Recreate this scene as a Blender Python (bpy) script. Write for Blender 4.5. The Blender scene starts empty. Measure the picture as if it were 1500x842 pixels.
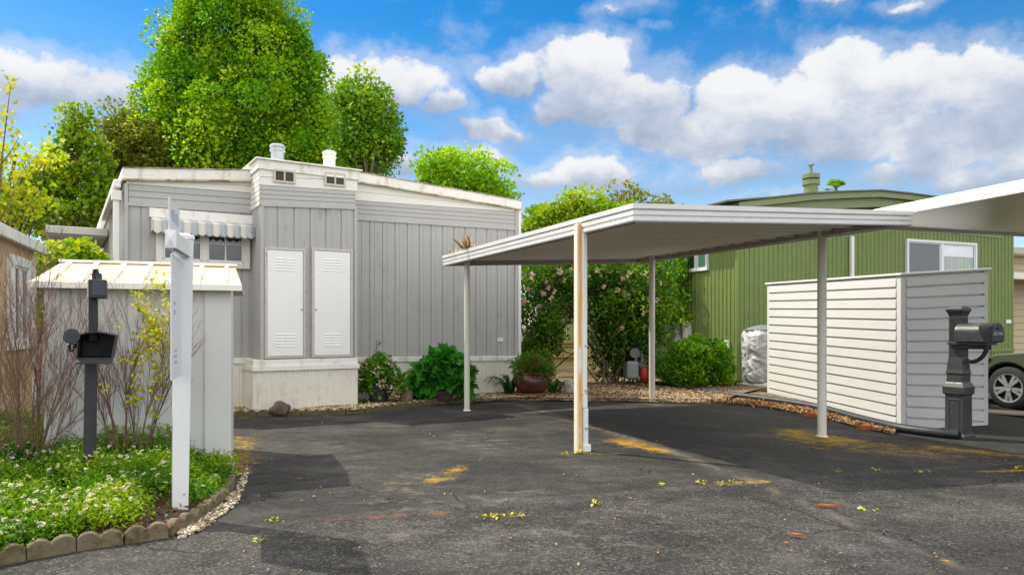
# mobile homes, carport and flower bed on a sunny day
EXPOSURE, SUN_E, SKY_S, SKY_V, SKY_SAT, CLOUD_V, CLOUD_FILL = 0.85, 2.85, 0.15, .60, 1.45, 3.5, 1.6
import bpy, bmesh, math, random
import numpy as np
from mathutils import Vector, Matrix, noise as mnoise
from math import sin, cos, pi, radians, sqrt
random.seed(7); RNG = np.random.default_rng(7)
scene = bpy.context.scene
COL = scene.collection
F, CX, HV, CH = 1040.0, 750.0, 478.0, 1.25      # focal length / principal column / horizon row of the photo, camera height

# ------------------------------------------------------------------ survey helpers
def ss(a, b, x):
    t = min(1.0, max(0.0, (x-a)/(b-a))); return t*t*(3-2*t)
def g(x, y):                                    # ground relief
    return -0.2*ss(0.5, 6.5, x)*(1-ss(9.5, 12.5, y))
def G(u, v, h=0.0):
    z = 0.0
    for _ in range(12):
        y = F*(CH-z)/max(v-HV, 1.0); x = (u-CX)*y/F; z = g(x, y)+h
    return Vector((x, y, z))
def P(u, v, y):
    return Vector(((u-CX)*y/F, y, CH-(v-HV)*y/F))
class Pl:                                       # a vertical wall plane
    def __init__(s, ox, oy, deg):
        s.o = (ox, oy); s.a = radians(deg); s.e1 = (cos(s.a), sin(s.a)); s.e2 = (-sin(s.a), cos(s.a))
    def x(s, u, off=0.0):
        k = (u-CX)/F; ox = s.o[0]+s.e2[0]*off; oy = s.o[1]+s.e2[1]*off
        return (k*oy-ox)/(s.e1[0]-k*s.e1[1])
    def z(s, u, v, off=0.0):
        x = s.x(u, off); y = s.o[1]+s.e1[1]*x+s.e2[1]*off
        return CH-(v-HV)*y/F
    def pt(s, u, v, off=0.0): return (s.x(u, off), off, s.z(u, v, off))
    def line(s, p, q, off=0.0):
        x0, z0, x1, z1 = s.x(p[0], off), s.z(*p, off), s.x(q[0], off), s.z(*q, off)
        return lambda x: z0+(z1-z0)*(x-x0)/(x1-x0)
    def w(s, x, y, z=0.0):
        return Vector((s.o[0]+s.e1[0]*x+s.e2[0]*y, s.o[1]+s.e1[1]*x+s.e2[1]*y, z))

# ------------------------------------------------------------------ node helpers
def S(r, gg=None, b=None):                      # sRGB 0-255 -> linear
    f = lambda c: (c/255/12.92 if c/255 <= .04045 else ((c/255+.055)/1.055)**2.4)
    if gg is None: return f(r)
    return (f(r), f(gg), f(b))
class NT:
    def __init__(s, name):
        s.m = bpy.data.materials.new(name); s.m.use_nodes = True; s.t = s.m.node_tree
        s.t.nodes.clear(); s.out = s.t.nodes.new('ShaderNodeOutputMaterial')
    def n(s, typ, **kw):
        x = s.t.nodes.new(typ)
        for k, v in kw.items(): setattr(x, k, v)
        return x
    def put(s, sock, v):
        if v is None: return
        if hasattr(v, 'is_linked') or isinstance(v, bpy.types.NodeSocket): s.t.links.new(v, sock)
        elif isinstance(v, (tuple, list)) and sock.type == 'RGBA' and len(v) == 3: sock.default_value = (*v, 1)
        else: sock.default_value = v
    def pos(s): return s.n('ShaderNodeTexCoord').outputs['Object']
    def wpos(s): return s.n('ShaderNodeNewGeometry').outputs['Position']
    def map(s, vec, scale=(1, 1, 1), loc=(0, 0, 0), rot=(0, 0, 0)):
        x = s.n('ShaderNodeMapping'); s.put(x.inputs[0], vec); x.inputs[1].default_value = loc
        x.inputs[2].default_value = rot; x.inputs[3].default_value = scale; return x.outputs[0]
    def noise(s, vec, scale=5, detail=4, rough=.55, dist=0):
        x = s.n('ShaderNodeTexNoise'); s.put(x.inputs['Vector'], vec); x.inputs['Scale'].default_value = scale
        x.inputs['Detail'].default_value = detail; x.inputs['Roughness'].default_value = rough; x.inputs['Distortion'].default_value = dist
        return x.outputs[0]
    def vor(s, vec, scale=5, feature='F1', out='Distance', rnd=1):
        x = s.n('ShaderNodeTexVoronoi', feature=feature); s.put(x.inputs['Vector'], vec); x.inputs['Scale'].default_value = scale
        x.inputs['Randomness'].default_value = rnd; return x.outputs[out]
    def mth(s, op, a, b=None, c=None, clamp=False):
        x = s.n('ShaderNodeMath', operation=op, use_clamp=clamp)
        for i, v in enumerate((a, b, c)):
            if v is not None: s.put(x.inputs[i], v)
        return x.outputs[0]
    def mr(s, v, a, b, c=0.0, d=1.0, smooth=True):
        x = s.n('ShaderNodeMapRange', interpolation_type='SMOOTHSTEP' if smooth else 'LINEAR')
        s.put(x.inputs[0], v)
        for i, q in enumerate((a, b, c, d)): s.put(x.inputs[i+1], q)
        return x.outputs[0]
    def mix(s, f, a, b, mode='MIX'):
        x = s.n('ShaderNodeMix', data_type='RGBA', blend_type=mode)
        s.put(x.inputs[0], f); s.put(x.inputs[6], a); s.put(x.inputs[7], b); return x.outputs[2]
    def ramp(s, f, stops, interp='LINEAR'):
        x = s.n('ShaderNodeValToRGB'); s.put(x.inputs[0], f); r = x.color_ramp; r.interpolation = interp
        while len(r.elements) < len(stops): r.elements.new(.5)
        for e, (p, c) in zip(r.elements, stops): e.position = p; e.color = (*c, 1)
        return x.outputs[0]
    def attr(s, name): return s.n('ShaderNodeAttribute', attribute_name=name).outputs['Fac']
    def bump(s, h, strength=.3, dist=.01):
        x = s.n('ShaderNodeBump'); x.inputs['Strength'].default_value = strength; x.inputs['Distance'].default_value = dist
        s.put(x.inputs['Height'], h); return x.outputs[0]
    def pbr(s, col, rough=.6, metal=0.0, normal=None, spec=.5, coat=0.0):
        x = s.n('ShaderNodeBsdfPrincipled'); s.put(x.inputs['Base Color'], col); s.put(x.inputs['Roughness'], rough)
        x.inputs['Metallic'].default_value = metal; x.inputs['Specular IOR Level'].default_value = spec
        x.inputs['Coat Weight'].default_value = coat
        if normal is not None: s.put(x.inputs['Normal'], normal)
        return x.outputs[0]
    def done(s, sh): s.t.links.new(sh, s.out.inputs[0]); return s.m

def paint(name, col, rough=.55, var=.12, dirt=None, amt=.5, thr=(.55, .72), scale=1.6, streak=6, metal=0., bump=.08, spec=.4):
    """weathered paint: faint mottling, vertical rain streaks, patches of dirt of its own shape"""
    n = NT(name); p = n.wpos()
    a = n.noise(p, scale, 5, .6); st = n.noise(n.map(p, (streak, streak, .35)), 3, 4, .6)
    m = n.mth('ADD', n.mth('MULTIPLY', a, .6), n.mth('MULTIPLY', st, .4))
    d = tuple(c*(1-var) for c in col); l = tuple(min(1, c*(1+var*.6)) for c in col)
    c = n.ramp(m, [(.3, d), (.52, col), (.72, l)])
    if dirt is not None:
        k = n.mth('MULTIPLY', n.mr(n.mth('ADD', n.mth('MULTIPLY', n.noise(p, scale*2.7, 6, .7), .55), n.mth('MULTIPLY', st, .45)), *thr), amt)
        c = n.mix(k, c, dirt)
    nb = n.bump(n.noise(p, 60, 3), bump, .004)
    return n.done(n.pbr(c, n.mr(a, .3, .7, rough-.08, rough+.1), metal, nb, spec))
def plain(name, col, rough=.5, metal=0., var=.1, scale=8, spec=.5, coat=0.):
    n = NT(name); a = n.noise(n.pos(), scale, 4, .6)
    c = n.ramp(a, [(.3, tuple(x*(1-var) for x in col)), (.7, tuple(min(1, x*(1+var)) for x in col))])
    return n.done(n.pbr(c, n.mr(a, .3, .7, max(.02, rough-.06), rough+.06), metal, None, spec, coat))
def leafmat(name, stops, trans=.45, rough=.45):
    """leaf blades: each blade its own tint; thin, so light comes through"""
    n = NT(name); r = n.attr('rnd')
    c = n.ramp(r, stops)
    d = n.n('ShaderNodeBsdfPrincipled'); n.put(d.inputs['Base Color'], c); d.inputs['Roughness'].default_value = rough
    d.inputs['Specular IOR Level'].default_value = .3
    t = n.n('ShaderNodeBsdfTranslucent'); n.put(t.inputs[0], n.mix(.5, c, (.95, 1.0, .25), 'MULTIPLY') if False else c)
    mx = n.n('ShaderNodeMixShader'); mx.inputs[0].default_value = trans
    n.t.links.new(d.outputs[0], mx.inputs[1]); n.t.links.new(t.outputs[0], mx.inputs[2])
    return n.done(mx.outputs[0])

# ------------------------------------------------------------------ mesh builder
class MB:
    def __init__(s): s.v, s.f, s.m, s.q = [], [], [], []
    def add(s, vs, fs, mi=0):
        b = len(s.v); s.q.append((b, len(s.f))); s.v += [tuple(p) for p in vs]; s.f += [tuple(i+b for i in q) for q in fs]; s.m += [mi]*len(fs); return s
    def quad(s, a, b, c, d, mi=0): return s.add((a, b, c, d), ((0, 1, 2, 3),), mi)
    def box(s, x0, x1, y0, y1, z0, z1, mi=0, M=None):
        vs = [(x, y, z) for z in (z0, z1) for y in (y0, y1) for x in (x0, x1)]
        if M is not None: vs = [M @ Vector(p) for p in vs]
        return s.add(vs, ((0, 2, 3, 1), (4, 5, 7, 6), (0, 1, 5, 4), (2, 6, 7, 3), (0, 4, 6, 2), (1, 3, 7, 5)), mi)
    def hexa(s, lo, hi, mi=0):                  # lo, hi: four points each, same turn
        return s.add(list(lo)+list(hi), ((3, 2, 1, 0), (4, 5, 6, 7), (0, 1, 5, 4), (1, 2, 6, 5), (2, 3, 7, 6), (3, 0, 4, 7)), mi)
    def prism(s, poly, d, mi=0):                # poly: closed 3-D outline, d: extrusion vector
        n = len(poly); d = Vector(d); a = [Vector(p) for p in poly]
        return s.add(a+[p+d for p in a], [tuple(range(n-1, -1, -1)), tuple(range(n, 2*n))]+[(i, (i+1) % n, n+(i+1) % n, n+i) for i in range(n)], mi)
    def tube(s, path, r, n=8, mi=0, cap=True):
        path = [Vector(p) for p in path]; k = len(path); rs = r if isinstance(r, (list, tuple)) else [r]*k
        vs, fs = [], []; ref = Vector((.13, .21, 1)).normalized()
        for i, p in enumerate(path):
            t = (path[min(i+1, k-1)]-path[max(i-1, 0)])
            t = t.normalized() if t.length > 1e-9 else Vector((0, 0, 1))
            if abs(t.dot(ref)) > .97: rr = Vector((1, .1, 0))
            else: rr = ref
            a = t.cross(rr).normalized(); b = t.cross(a)
            vs += [p+(a*cos(2*pi*j/n)+b*sin(2*pi*j/n))*rs[i] for j in range(n)]
        for i in range(k-1):
            fs += [(i*n+j, i*n+(j+1) % n, (i+1)*n+(j+1) % n, (i+1)*n+j) for j in range(n)]
        if cap: fs += [tuple(range(n-1, -1, -1)), tuple((k-1)*n+j for j in range(n))]
        return s.add(vs, fs, mi)
    def lathe(s, prof, n=24, c=(0, 0, 0), mi=0, cap=True, sq=False):
        vs, fs = [], []; k = len(prof)
        for r, z in prof:
            for j in range(n):
                a = 2*pi*(j+.5)/n; q = r/cos(pi/n) if sq else r
                vs.append((c[0]+q*cos(a), c[1]+q*sin(a), c[2]+z))
        for i in range(k-1):
            fs += [(i*n+j, i*n+(j+1) % n, (i+1)*n+(j+1) % n, (i+1)*n+j) for j in range(n)]
        if cap: fs += [tuple(range(n-1, -1, -1)), tuple((k-1)*n+j for j in range(n))]
        return s.add(vs, fs, mi)
    def blob(s, c, r, sub=2, amp=.2, freq=2., mi=0, seed=0):
        bm = bmesh.new(); bmesh.ops.create_icosphere(bm, subdivisions=sub, radius=1)
        vs = []
        for v in bm.verts:
            k = 1+amp*mnoise.noise(v.co*freq+Vector((seed*7.3, seed*3.1, seed)))
            vs.append((c[0]+v.co.x*k*r[0], c[1]+v.co.y*k*r[1], c[2]+v.co.z*k*r[2]))
        fs = [tuple(v.index for v in f.verts) for f in bm.faces]; bm.free()
        return s.add(vs, fs, mi)
    def build(s, name, mats, parent=None, smooth=False, bev=0.0, seg=2, fix=True, auto=None):
        me = bpy.data.meshes.new(name); me.from_pydata(s.v, [], s.f)
        mats = mats if isinstance(mats, (list, tuple)) else [mats]
        for m in mats: me.materials.append(m)
        if len(mats) > 1: me.polygons.foreach_set('material_index', s.m)
        if fix:
            bm = bmesh.new(); bm.from_mesh(me); bmesh.ops.recalc_face_normals(bm, faces=bm.faces); bm.to_mesh(me); bm.free()
        if smooth or auto: me.polygons.foreach_set('use_smooth', [True]*len(me.polygons))
        if auto: me.set_sharp_from_angle(angle=radians(auto))
        o = bpy.data.objects.new(name, me); COL.objects.link(o)
        if parent is not None: o.parent = parent
        if bev:
            b = o.modifiers.new('bevel', 'BEVEL'); b.width = bev; b.segments = seg; b.limit_method = 'ANGLE'; b.angle_limit = radians(40)
        return o
def _each(s, name, mats, parent=None, **kw):   # one object for every piece added
    out = []; ends = s.q[1:]+[(len(s.v), len(s.f))]
    for (v0, f0), (v1, f1) in zip(s.q, ends):
        k = MB(); k.v = s.v[v0:v1]; k.f = [tuple(i-v0 for i in f) for f in s.f[f0:f1]]; k.m = s.m[f0:f1]; out.append(k.build(name, mats, parent, **kw))
    return out
MB.each = _each
def tag(o, label=None, cat=None, group=None, kind=None):
    if label: o['label'] = label
    if cat: o['category'] = cat
    if group: o['group'] = group
    if kind: o['kind'] = kind
    return o
def thing(name, label, cat, loc=(0, 0, 0), rz=0.0, group=None):
    o = bpy.data.objects.new(name, None); COL.objects.link(o); o.empty_display_size = .2
    o.location = loc; o.rotation_euler = (0, 0, rz); return tag(o, label, cat, group)
def dup(root, loc, rz=0.0, sc=1.0, label=None):
    r = root.copy(); COL.objects.link(r); r.location = loc; r.rotation_euler = (0, 0, rz); r.scale = (sc, sc, sc)
    if label: r['label'] = label
    for ch in root.children:
        c = ch.copy(); COL.objects.link(c); c.parent = r
        for gch in ch.children:
            d = gch.copy(); COL.objects.link(d); d.parent = c
    return r

# ------------------------------------------------------------------ leaves
def unit(a): return a/np.maximum(np.linalg.norm(a, axis=1, keepdims=True), 1e-9)
def leafobj(name, pts, out, size, mat, parent=None, aspect=.6, up=.5, spread=.9, bias=.35, rnd=None, fold=.18, droop=0.0, extra=None, svar=.35, keep=None):
    """one mesh of folded leaf blades at pts; out = direction away from the twig"""
    pts = np.asarray(pts, float); N = len(pts)
    out = unit(np.asarray(out, float)+1e-6)
    d = unit(out+RNG.normal(0, spread, (N, 3))+np.array([0, 0, -droop]))
    nn = unit(RNG.normal(0, .5, (N, 3))+out*bias+np.array([0, 0, up]))
    sd = unit(np.cross(d, nn)); nn = np.cross(sd, d)
    L = (size*(1-svar+2*svar*RNG.random(N)))[:, None]; W = L*aspect*.5
    base = pts; tip = pts+d*L; mid = pts+d*L*.42
    l = mid+sd*W+nn*L*fold; r = mid-sd*W+nn*L*fold
    V = np.stack([base, r, tip, l], 1).reshape(-1, 3)
    idx = np.arange(N)*4
    T = np.stack([idx, idx+1, idx+2, idx, idx+2, idx+3], 1).reshape(-1)
    me = bpy.data.meshes.new(name); me.vertices.add(4*N); me.vertices.foreach_set('co', V.ravel())
    me.loops.add(6*N); me.loops.foreach_set('vertex_index', T.astype(np.int32))
    me.polygons.add(2*N); me.polygons.foreach_set('loop_start', (np.arange(2*N)*3).astype(np.int32))
    try: me.polygons.foreach_set('loop_total', np.full(2*N, 3, np.int32))
    except Exception: pass
    me.update(calc_edges=True); me.validate()
    a = me.attributes.new('rnd', 'FLOAT', 'POINT')
    rn = RNG.random(N) if rnd is None else np.clip(rnd, 0, 1)
    a.data.foreach_set('value', np.repeat(rn, 4).astype(np.float32))
    me.materials.append(mat)
    o = bpy.data.objects.new(name, me); COL.objects.link(o)
    if parent is not None: o.parent = parent
    return o
def sprigs(ells, n, shell=.55, wob=.25):
    """sprig positions near the outside of a set of ellipsoids (x,y,z,rx,ry,rz)"""
    E = np.array(ells, float); w = (E[:, 3]*E[:, 4]*E[:, 5])**(2/3); w /= w.sum()
    k = RNG.choice(len(E), n, p=w); d = unit(RNG.normal(0, 1, (n, 3)))
    rr = (shell+(1-shell)*RNG.random(n)**.6)*(1+wob*RNG.normal(0, .5, n))
    return E[k, :3]+d*E[k, 3:6]*rr[:, None], d, k
def clumps(ells, ncl, per, R, shell=.45, wob=.2, flat=.72):
    """foliage in rounded clumps: leaves sit on the upper and outer side of each clump"""
    c, d, k = sprigs(ells, ncl, shell, wob)
    rad = R*(.55+.8*RNG.random(ncl)**1.3)
    q = unit(RNG.normal(0, 1, (ncl*per, 3))+np.repeat(d, per, 0)*.45+np.array([0, 0, .35]))
    rr = (.45+.62*RNG.random(ncl*per)**.5)*np.repeat(rad, per)
    off = q*rr[:, None]*np.array([1.12, 1.12, flat])
    off += RNG.normal(0, .12, off.shape)*np.repeat(rad, per)[:, None]
    tint = np.repeat(np.clip(.46+RNG.normal(0, .21, ncl), 0, 1), per)+RNG.normal(0, .16, ncl*per)
    return np.repeat(c, per, 0)+off, q, tint, c
def foliage(ells, n, per, rad, shell=.55, wob=.25, flat=.8):
    c, d, k = sprigs(ells, n, shell, wob)
    off = unit(RNG.normal(0, 1, (n*per, 3)))*(RNG.random((n*per, 1))**.5)*rad*np.repeat(.5+RNG.random(n), per)[:, None]
    off[:, 2] *= flat
    pts = np.repeat(c, per, 0)+off
    out = unit(off)*.8+np.repeat(d, per, 0)*.5
    tint = np.repeat(np.clip(.5+RNG.normal(0, .17, n), 0, 1), per)+RNG.normal(0, .13, n*per)
    return pts, out, tint, c
# ------------------------------------------------------------------ camera
cam = bpy.data.cameras.new('camera'); camo = bpy.data.objects.new('camera', cam); COL.objects.link(camo)
camo.location = (0, 0, CH); camo.rotation_euler = (pi/2, 0, 0)
cam.sensor_width = 36; cam.lens = 36*F/1500; cam.shift_y = (HV-421)/1500
cam.clip_start = .05; cam.clip_end = 3000
scene.camera = camo
scene.render.engine = 'CYCLES'
scene.view_settings.view_transform = 'Standard'; scene.view_settings.look = 'None'
scene.view_settings.exposure = EXPOSURE; scene.view_settings.gamma = 1.0
scene.cycles.use_denoising = True; scene.cycles.max_bounces = 8; scene.cycles.diffuse_bounces = 4
scene.cycles.transparent_max_bounces = 8
# ------------------------------------------------------------------ sun and sky
SUN = Vector((-.913, .408, 0)).normalized()*cos(radians(54.6)); SUN.z = sin(radians(54.6))
sl = bpy.data.lights.new('sun', 'SUN'); sl.energy = SUN_E; sl.angle = radians(.55); sl.color = (1, .93, .80)
so = bpy.data.objects.new('sun', sl); COL.objects.link(so)
so.rotation_euler = SUN.to_track_quat('Z', 'Y').to_euler(); so.location = (-6, 4, 14)
w = bpy.data.worlds.new('World'); scene.world = w; w.use_nodes = True
class WN(NT):
    def __init__(s, tree): s.t = tree
wt = w.node_tree; wt.nodes.clear(); n = WN(wt)
sky = n.n('ShaderNodeTexSky', sky_type='NISHITA'); sky.sun_disc = False
sky.sun_elevation = radians(54.6); sky.sun_rotation = math.atan2(SUN.x, SUN.y)
sky.altitude = 50; sky.air_density = 1.0; sky.dust_density = .3; sky.ozone_density = 3.0
d = n.n('ShaderNodeTexCoord').outputs['Generated']
sp = n.n('ShaderNodeSeparateXYZ'); n.put(sp.inputs[0], d)
az = n.mth('ARCTAN2', sp.outputs[0], sp.outputs[1]); el = n.mth('ARCSINE', sp.outputs[2])
cb = n.n('ShaderNodeCombineXYZ'); n.put(cb.inputs[0], az); n.put(cb.inputs[1], el); ae0 = cb.outputs[0]
wpn = n.n('ShaderNodeTexNoise'); n.put(wpn.inputs['Vector'], d); wpn.inputs['Scale'].default_value = 9.; wpn.inputs['Detail'].default_value = 6; wpn.inputs['Roughness'].default_value = .62
wps = n.n('ShaderNodeVectorMath', operation='SUBTRACT'); n.put(wps.inputs[0], wpn.outputs[1]); wps.inputs[1].default_value = (.5, .5, .5)
wpm = n.n('ShaderNodeVectorMath', operation='MULTIPLY_ADD'); n.put(wpm.inputs[0], wps.outputs[0]); wpm.inputs[1].default_value = (.11, .085, 0); n.put(wpm.inputs[2], ae0); ae = wpm.outputs[0]
def azel(u, v):
    q = Vector(((u-CX)/F, 1, (HV-v)/F)).normalized(); return math.atan2(q.x, q.y), math.asin(q.z)
wa = n.n('ShaderNodeTexNoise'); n.put(wa.inputs['Vector'], n.map(d, (1, 1, 1.7))); wa.inputs['Scale'].default_value = 5.; wa.inputs['Detail'].default_value = 7; wa.inputs['Roughness'].default_value = .58
# soft cumulus masses, each an ellipse of the sky (photo column, row, half width, half height, weight)
CL = [(-60, 130, 130, 60, 1), (60, 118, 110, 52, 1), (155, 130, 70, 45, .8), (90, 180, 90, 30, .55),
      (500, 120, 60, 50, 1), (570, 125, 85, 48, 1), (640, 160, 50, 36, .95), (720, 196, 70, 30, .8), (690, 190, 60, 22, .8),
      (745, 112, 58, 30, 1), (860, 95, 75, 48, 1.1), (900, 140, 110, 50, 1.05), (805, 160, 40, 24, .8), (960, 150, 60, 40, 1),
      (600, 245, 60, 26, .7), (700, 246, 60, 30, .9), (880, 252, 75, 30, .9), (800, 265, 90, 26, .75),
      (1075, 130, 70, 40, 1), (1120, 165, 110, 56, 1.1), (1230, 112, 75, 48, 1.1), (1330, 125, 110, 58, 1.1), (1460, 115, 90, 60, 1.1), (1580, 130, 100, 70, 1.1),
      (1000, 272, 90, 20, .68), (850, 288, 110, 16, .6), (1150, 288, 140, 16, .6), (1360, 236, 120, 40, .8), (960, 192, 70, 36, 1), (1050, 195, 110, 44, 1), (1230, 190, 140, 55, 1.05), (1400, 195, 150, 60, 1), (1520, 220, 90, 60, .9),
      (1080, 250, 100, 26, .85), (1290, 250, 80, 34, .75), (1420, 262, 120, 34, .8), (1230, 270, 80, 22, .55),
      (1222, 12, 32, 22, .7), (1320, 6, 60, 20, .62), (1130, 8, 26, 16, .5), (900, 8, 60, 18, .5), (960, 40, 26, 10, .4)]
dens = None; shade = None
for (u, v, ru, rv, wgt) in CL:
    a0, e0 = azel(u, v); a1, _ = azel(u+ru, v); _, e1 = azel(u, v-rv)
    m_ = n.n('ShaderNodeMapping'); m_.vector_type = 'POINT'; sx, sy = 1/abs(a1-a0), 1/abs(e1-e0)
    n.put(m_.inputs[0], ae); m_.inputs[1].default_value = (-a0*sx, -e0*sy, 0); m_.inputs[3].default_value = (sx, sy, 0)
    ln = n.n('ShaderNodeVectorMath', operation='LENGTH'); n.put(ln.inputs[0], m_.outputs[0])
    q = n.mth('MULTIPLY', n.mr(ln.outputs['Value'], 1.62, .1, 0, 1, False), wgt)
    sy_ = n.n('ShaderNodeSeparateXYZ'); n.put(sy_.inputs[0], m_.outputs[0]); q2 = n.mth('MULTIPLY', q, q); yl = n.mth('MULTIPLY', q2, sy_.outputs[1])
    ssum = q2 if dens is None else n.mth('ADD', ssum, q2); ysum = yl if dens is None else n.mth('ADD', ysum, yl)
    dens = q if dens is None else n.mth('SMOOTH_MAX', dens, q, .05)
# elsewhere in the sky: unseen noise clouds added, brighter and warmer, as fill light
off_ = n.mth('MAXIMUM', n.mr(n.mth('ABSOLUTE', az), .80, 1.1), n.mr(el, .50, .72))
far = n.mth('MULTIPLY', n.mr(n.noise(d, 2.2, 4, .55), .34, .50), off_)
dens = n.mth('MAXIMUM', dens, far)
nz = n.mth('SUBTRACT', wa.outputs[0], .5)
fine = n.mth('SUBTRACT', n.noise(n.map(d, (1, 1, 1.5)), 21, 6, .62), .5)
tot = n.mth('ADD', n.mth('ADD', dens, n.mth('MULTIPLY', nz, .95)), n.mth('MULTIPLY', fine, .34))
alpha = n.mth('MAXIMUM', n.mr(tot, .42, .66), n.mth('MULTIPLY', n.mr(n.mth('ADD', tot, n.mth('MULTIPLY', fine, .5)), .08, .55), .34))
thick = n.mr(tot, .55, 1.15)
# shading: compare with the density a little toward the sun
wb = n.n('ShaderNodeTexNoise'); n.put(wb.inputs['Vector'], n.map(d, (1, 1, 1.7), (.03, .0, -.07))); wb.inputs['Scale'].default_value = 5.; wb.inputs['Detail'].default_value = 5; wb.inputs['Roughness'].default_value = .5
grad = n.mth('SUBTRACT', wa.outputs[0], wb.outputs[0])
yloc = n.mth('DIVIDE', ysum, n.mth('ADD', ssum, .02))
lit = n.mth('ADD', n.mth('ADD', .55, n.mth('MULTIPLY', grad, 1.6)), n.mth('MULTIPLY', yloc, .66))
lit = n.mth('ADD', lit, n.mr(el, .18, .40, -.12, .10, False))
ccol = n.ramp(n.mth('ADD', lit, n.mth('MULTIPLY', fine, .5)), [(.15, (.42, .50, .64)), (.42, (.60, .66, .78)), (.66, (.88, .89, .93)), (.9, (1.0, 1.0, 1.0))])
hs = n.n('ShaderNodeHueSaturation'); n.put(hs.inputs['Color'], sky.outputs[0])
hs.inputs['Hue'].default_value = .497; n.put(hs.inputs['Saturation'], n.mr(el, .10, .40, SKY_SAT-.42, SKY_SAT, False)); hs.inputs['Value'].default_value = SKY_V
cs = n.n('ShaderNodeVectorMath', operation='SCALE'); n.put(cs.inputs[0], n.mix(off_, ccol, n.mix(1.0, ccol, (1.0, .97, .90), 'MULTIPLY'))); n.put(cs.inputs['Scale'], n.mth('MULTIPLY', CLOUD_V, n.mth('ADD', 1.0, n.mth('MULTIPLY', off_, CLOUD_FILL))))
skyc = n.mix(n.mth('MULTIPLY', alpha, .96), hs.outputs[0], cs.outputs[0])
bg = n.n('ShaderNodeBackground'); n.put(bg.inputs[0], skyc); bg.inputs[1].default_value = SKY_S
wo = n.n('ShaderNodeOutputWorld'); wt.links.new(bg.outputs[0], wo.inputs[0])
w.cycles.sampling_method = 'MANUAL'; w.cycles.sample_map_resolution = 512

# ------------------------------------------------------------------ shared materials
GREY = paint('grey_siding_paint', (.40, .395, .375), .5, .07, (.22, .21, .15), .5, (.53, .67), 1.1)
GREY_BAND = paint('grey_board_paint', (.42, .415, .40), .5, .08, (.17, .15, .09), .55, (.58, .72), 1.6)
WHITE = paint('white_trim_paint', (.74, .725, .67), .5, .05, (.45, .36, .2), .5, (.56, .74), 1.7)
WHITE_DIRTY = paint('stained_white_paint', (.78, .76, .70), .55, .06, (.34, .26, .13), .45, (.50, .63), 1.5, 3)
DOORWHITE = paint('white_door_enamel', (.82, .82, .79), .4, .03, (.55, .55, .52), .5, (.6, .75), 1.4)
CREAM = paint('cream_skirting_paint', (.76, .73, .64), .6, .05, (.42, .38, .26), .4, (.50, .63), 1.3)
TRIM_TAN = paint('tan_frame_paint', (.55, .50, .42), .55, .1, (.25, .16, .08), .6, (.52, .66), 5)
ALU = paint('aged_white_aluminium', (.66, .66, .65), .38, .08, (.40, .38, .33), .5, (.54, .70), 3, 8)
SOFFIT = paint('soffit_paint', (.80, .75, .66), .5, .06, (.42, .35, .25), .4, (.55, .7), 1.2)
STRIP_SHADE = paint('shade_dark_paint', (.36, .32, .28), .6, .12, (.15, .11, .08), .5, (.5, .66), 4)  # dark base stands in for shade on the fascia's inner faces; dirt random
POST = paint('white_post_paint', (.62, .60, .53), .45, .05, (.52, .40, .20), .5, (.56, .72), 3, 10)
GREEN = paint('green_siding_paint', (.165, .222, .055), .5, .12, (.12, .15, .05), .6, (.50, .64), 1.2)
GREEN_TRIM = paint('green_trim_paint', (.19, .225, .095), .5, .08, (.12, .14, .06), .5, (.55, .7), 2)
VINYL = paint('white_vinyl', (.67, .665, .64), .42, .03, (.52, .50, .46), .4, (.57, .73), 1.8)
PVC = plain('white_post_vinyl', (.72, .72, .72), .35, 0, .02)
SHEDGREY = paint('pale_grey_shed_paint', (.58, .58, .565), .5, .05, (.38, .37, .33), .5, (.56, .72), 1.4)
BLACK = plain('black_plastic', (.022, .023, .025), .42, 0, .25)
BLACKMET = paint('worn_black_metal', (.03, .03, .032), .45, .2, (.12, .085, .05), .5, (.56, .68), 9)
CHAR = plain('charcoal_plastic', (.045, .047, .05), .45, 0, .2, 20)
TERRA = plain('terracotta', (.33, .13, .06), .75, 0, .25, 12)
GLAZE = plain('brown_glaze', (.085, .032, .022), .22, 0, .35, 6)
BARK = paint('bark', (.16, .12, .085), .9, .35, (.08, .06, .045), .7, (.45, .6), 6, 2, 0, .6)
TWIG = plain('bare_twig_bark', (.165, .095, .065), .85, 0, .35, 14)
STEEL = plain('galvanised_steel', (.48, .49, .50), .38, .85, .15, 6)
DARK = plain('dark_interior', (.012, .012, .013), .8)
RUBBER = plain('tyre_rubber', (.018, .018, .018), .8, 0, .2)
def glass(name, col, rough=.04):
    n = NT(name); return n.done(n.pbr(col, rough, 0, None, .9))
GLASS = glass('window_glass', (.035, .045, .05)); GLASS_GREEN = glass('curtained_glass', (.10, .28, .20), .1)
def rustpost():
    n = NT('rust_streaked_paint'); p = n.pos()
    sx = n.n('ShaderNodeSeparateXYZ'); n.put(sx.inputs[0], p)
    st = n.noise(n.map(p, (60, 60, 2.2)), 1.0, 5, .65)
    band = n.mth('ADD', n.mth('ABSOLUTE', n.mth('ADD', sx.outputs[0], -.004)), n.mth('MULTIPLY', n.mth('SUBTRACT', st, .5), .05))
    k = n.mth('MULTIPLY', n.mr(band, .022, .008), n.mr(n.noise(n.map(p, (1, 1, 1.)), 1.6, 3), .36, .5))
    c = n.mix(k, (.74, .69, .56), (.70, .33, .025)); c = n.mix(n.mr(st, .62, .74), c, (.45, .27, .08))
    return n.done(n.pbr(c, .55))
RUSTPOST = rustpost()
def trans_leaf(name, a, b, c, tr=.42): return leafmat(name, [(.0, a), (.5, b), (1., c)], tr)
L_BIG = trans_leaf('maple_leaves', (.07, .26, .003), (.24, .48, .004), (.60, .72, .008), .52)
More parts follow.
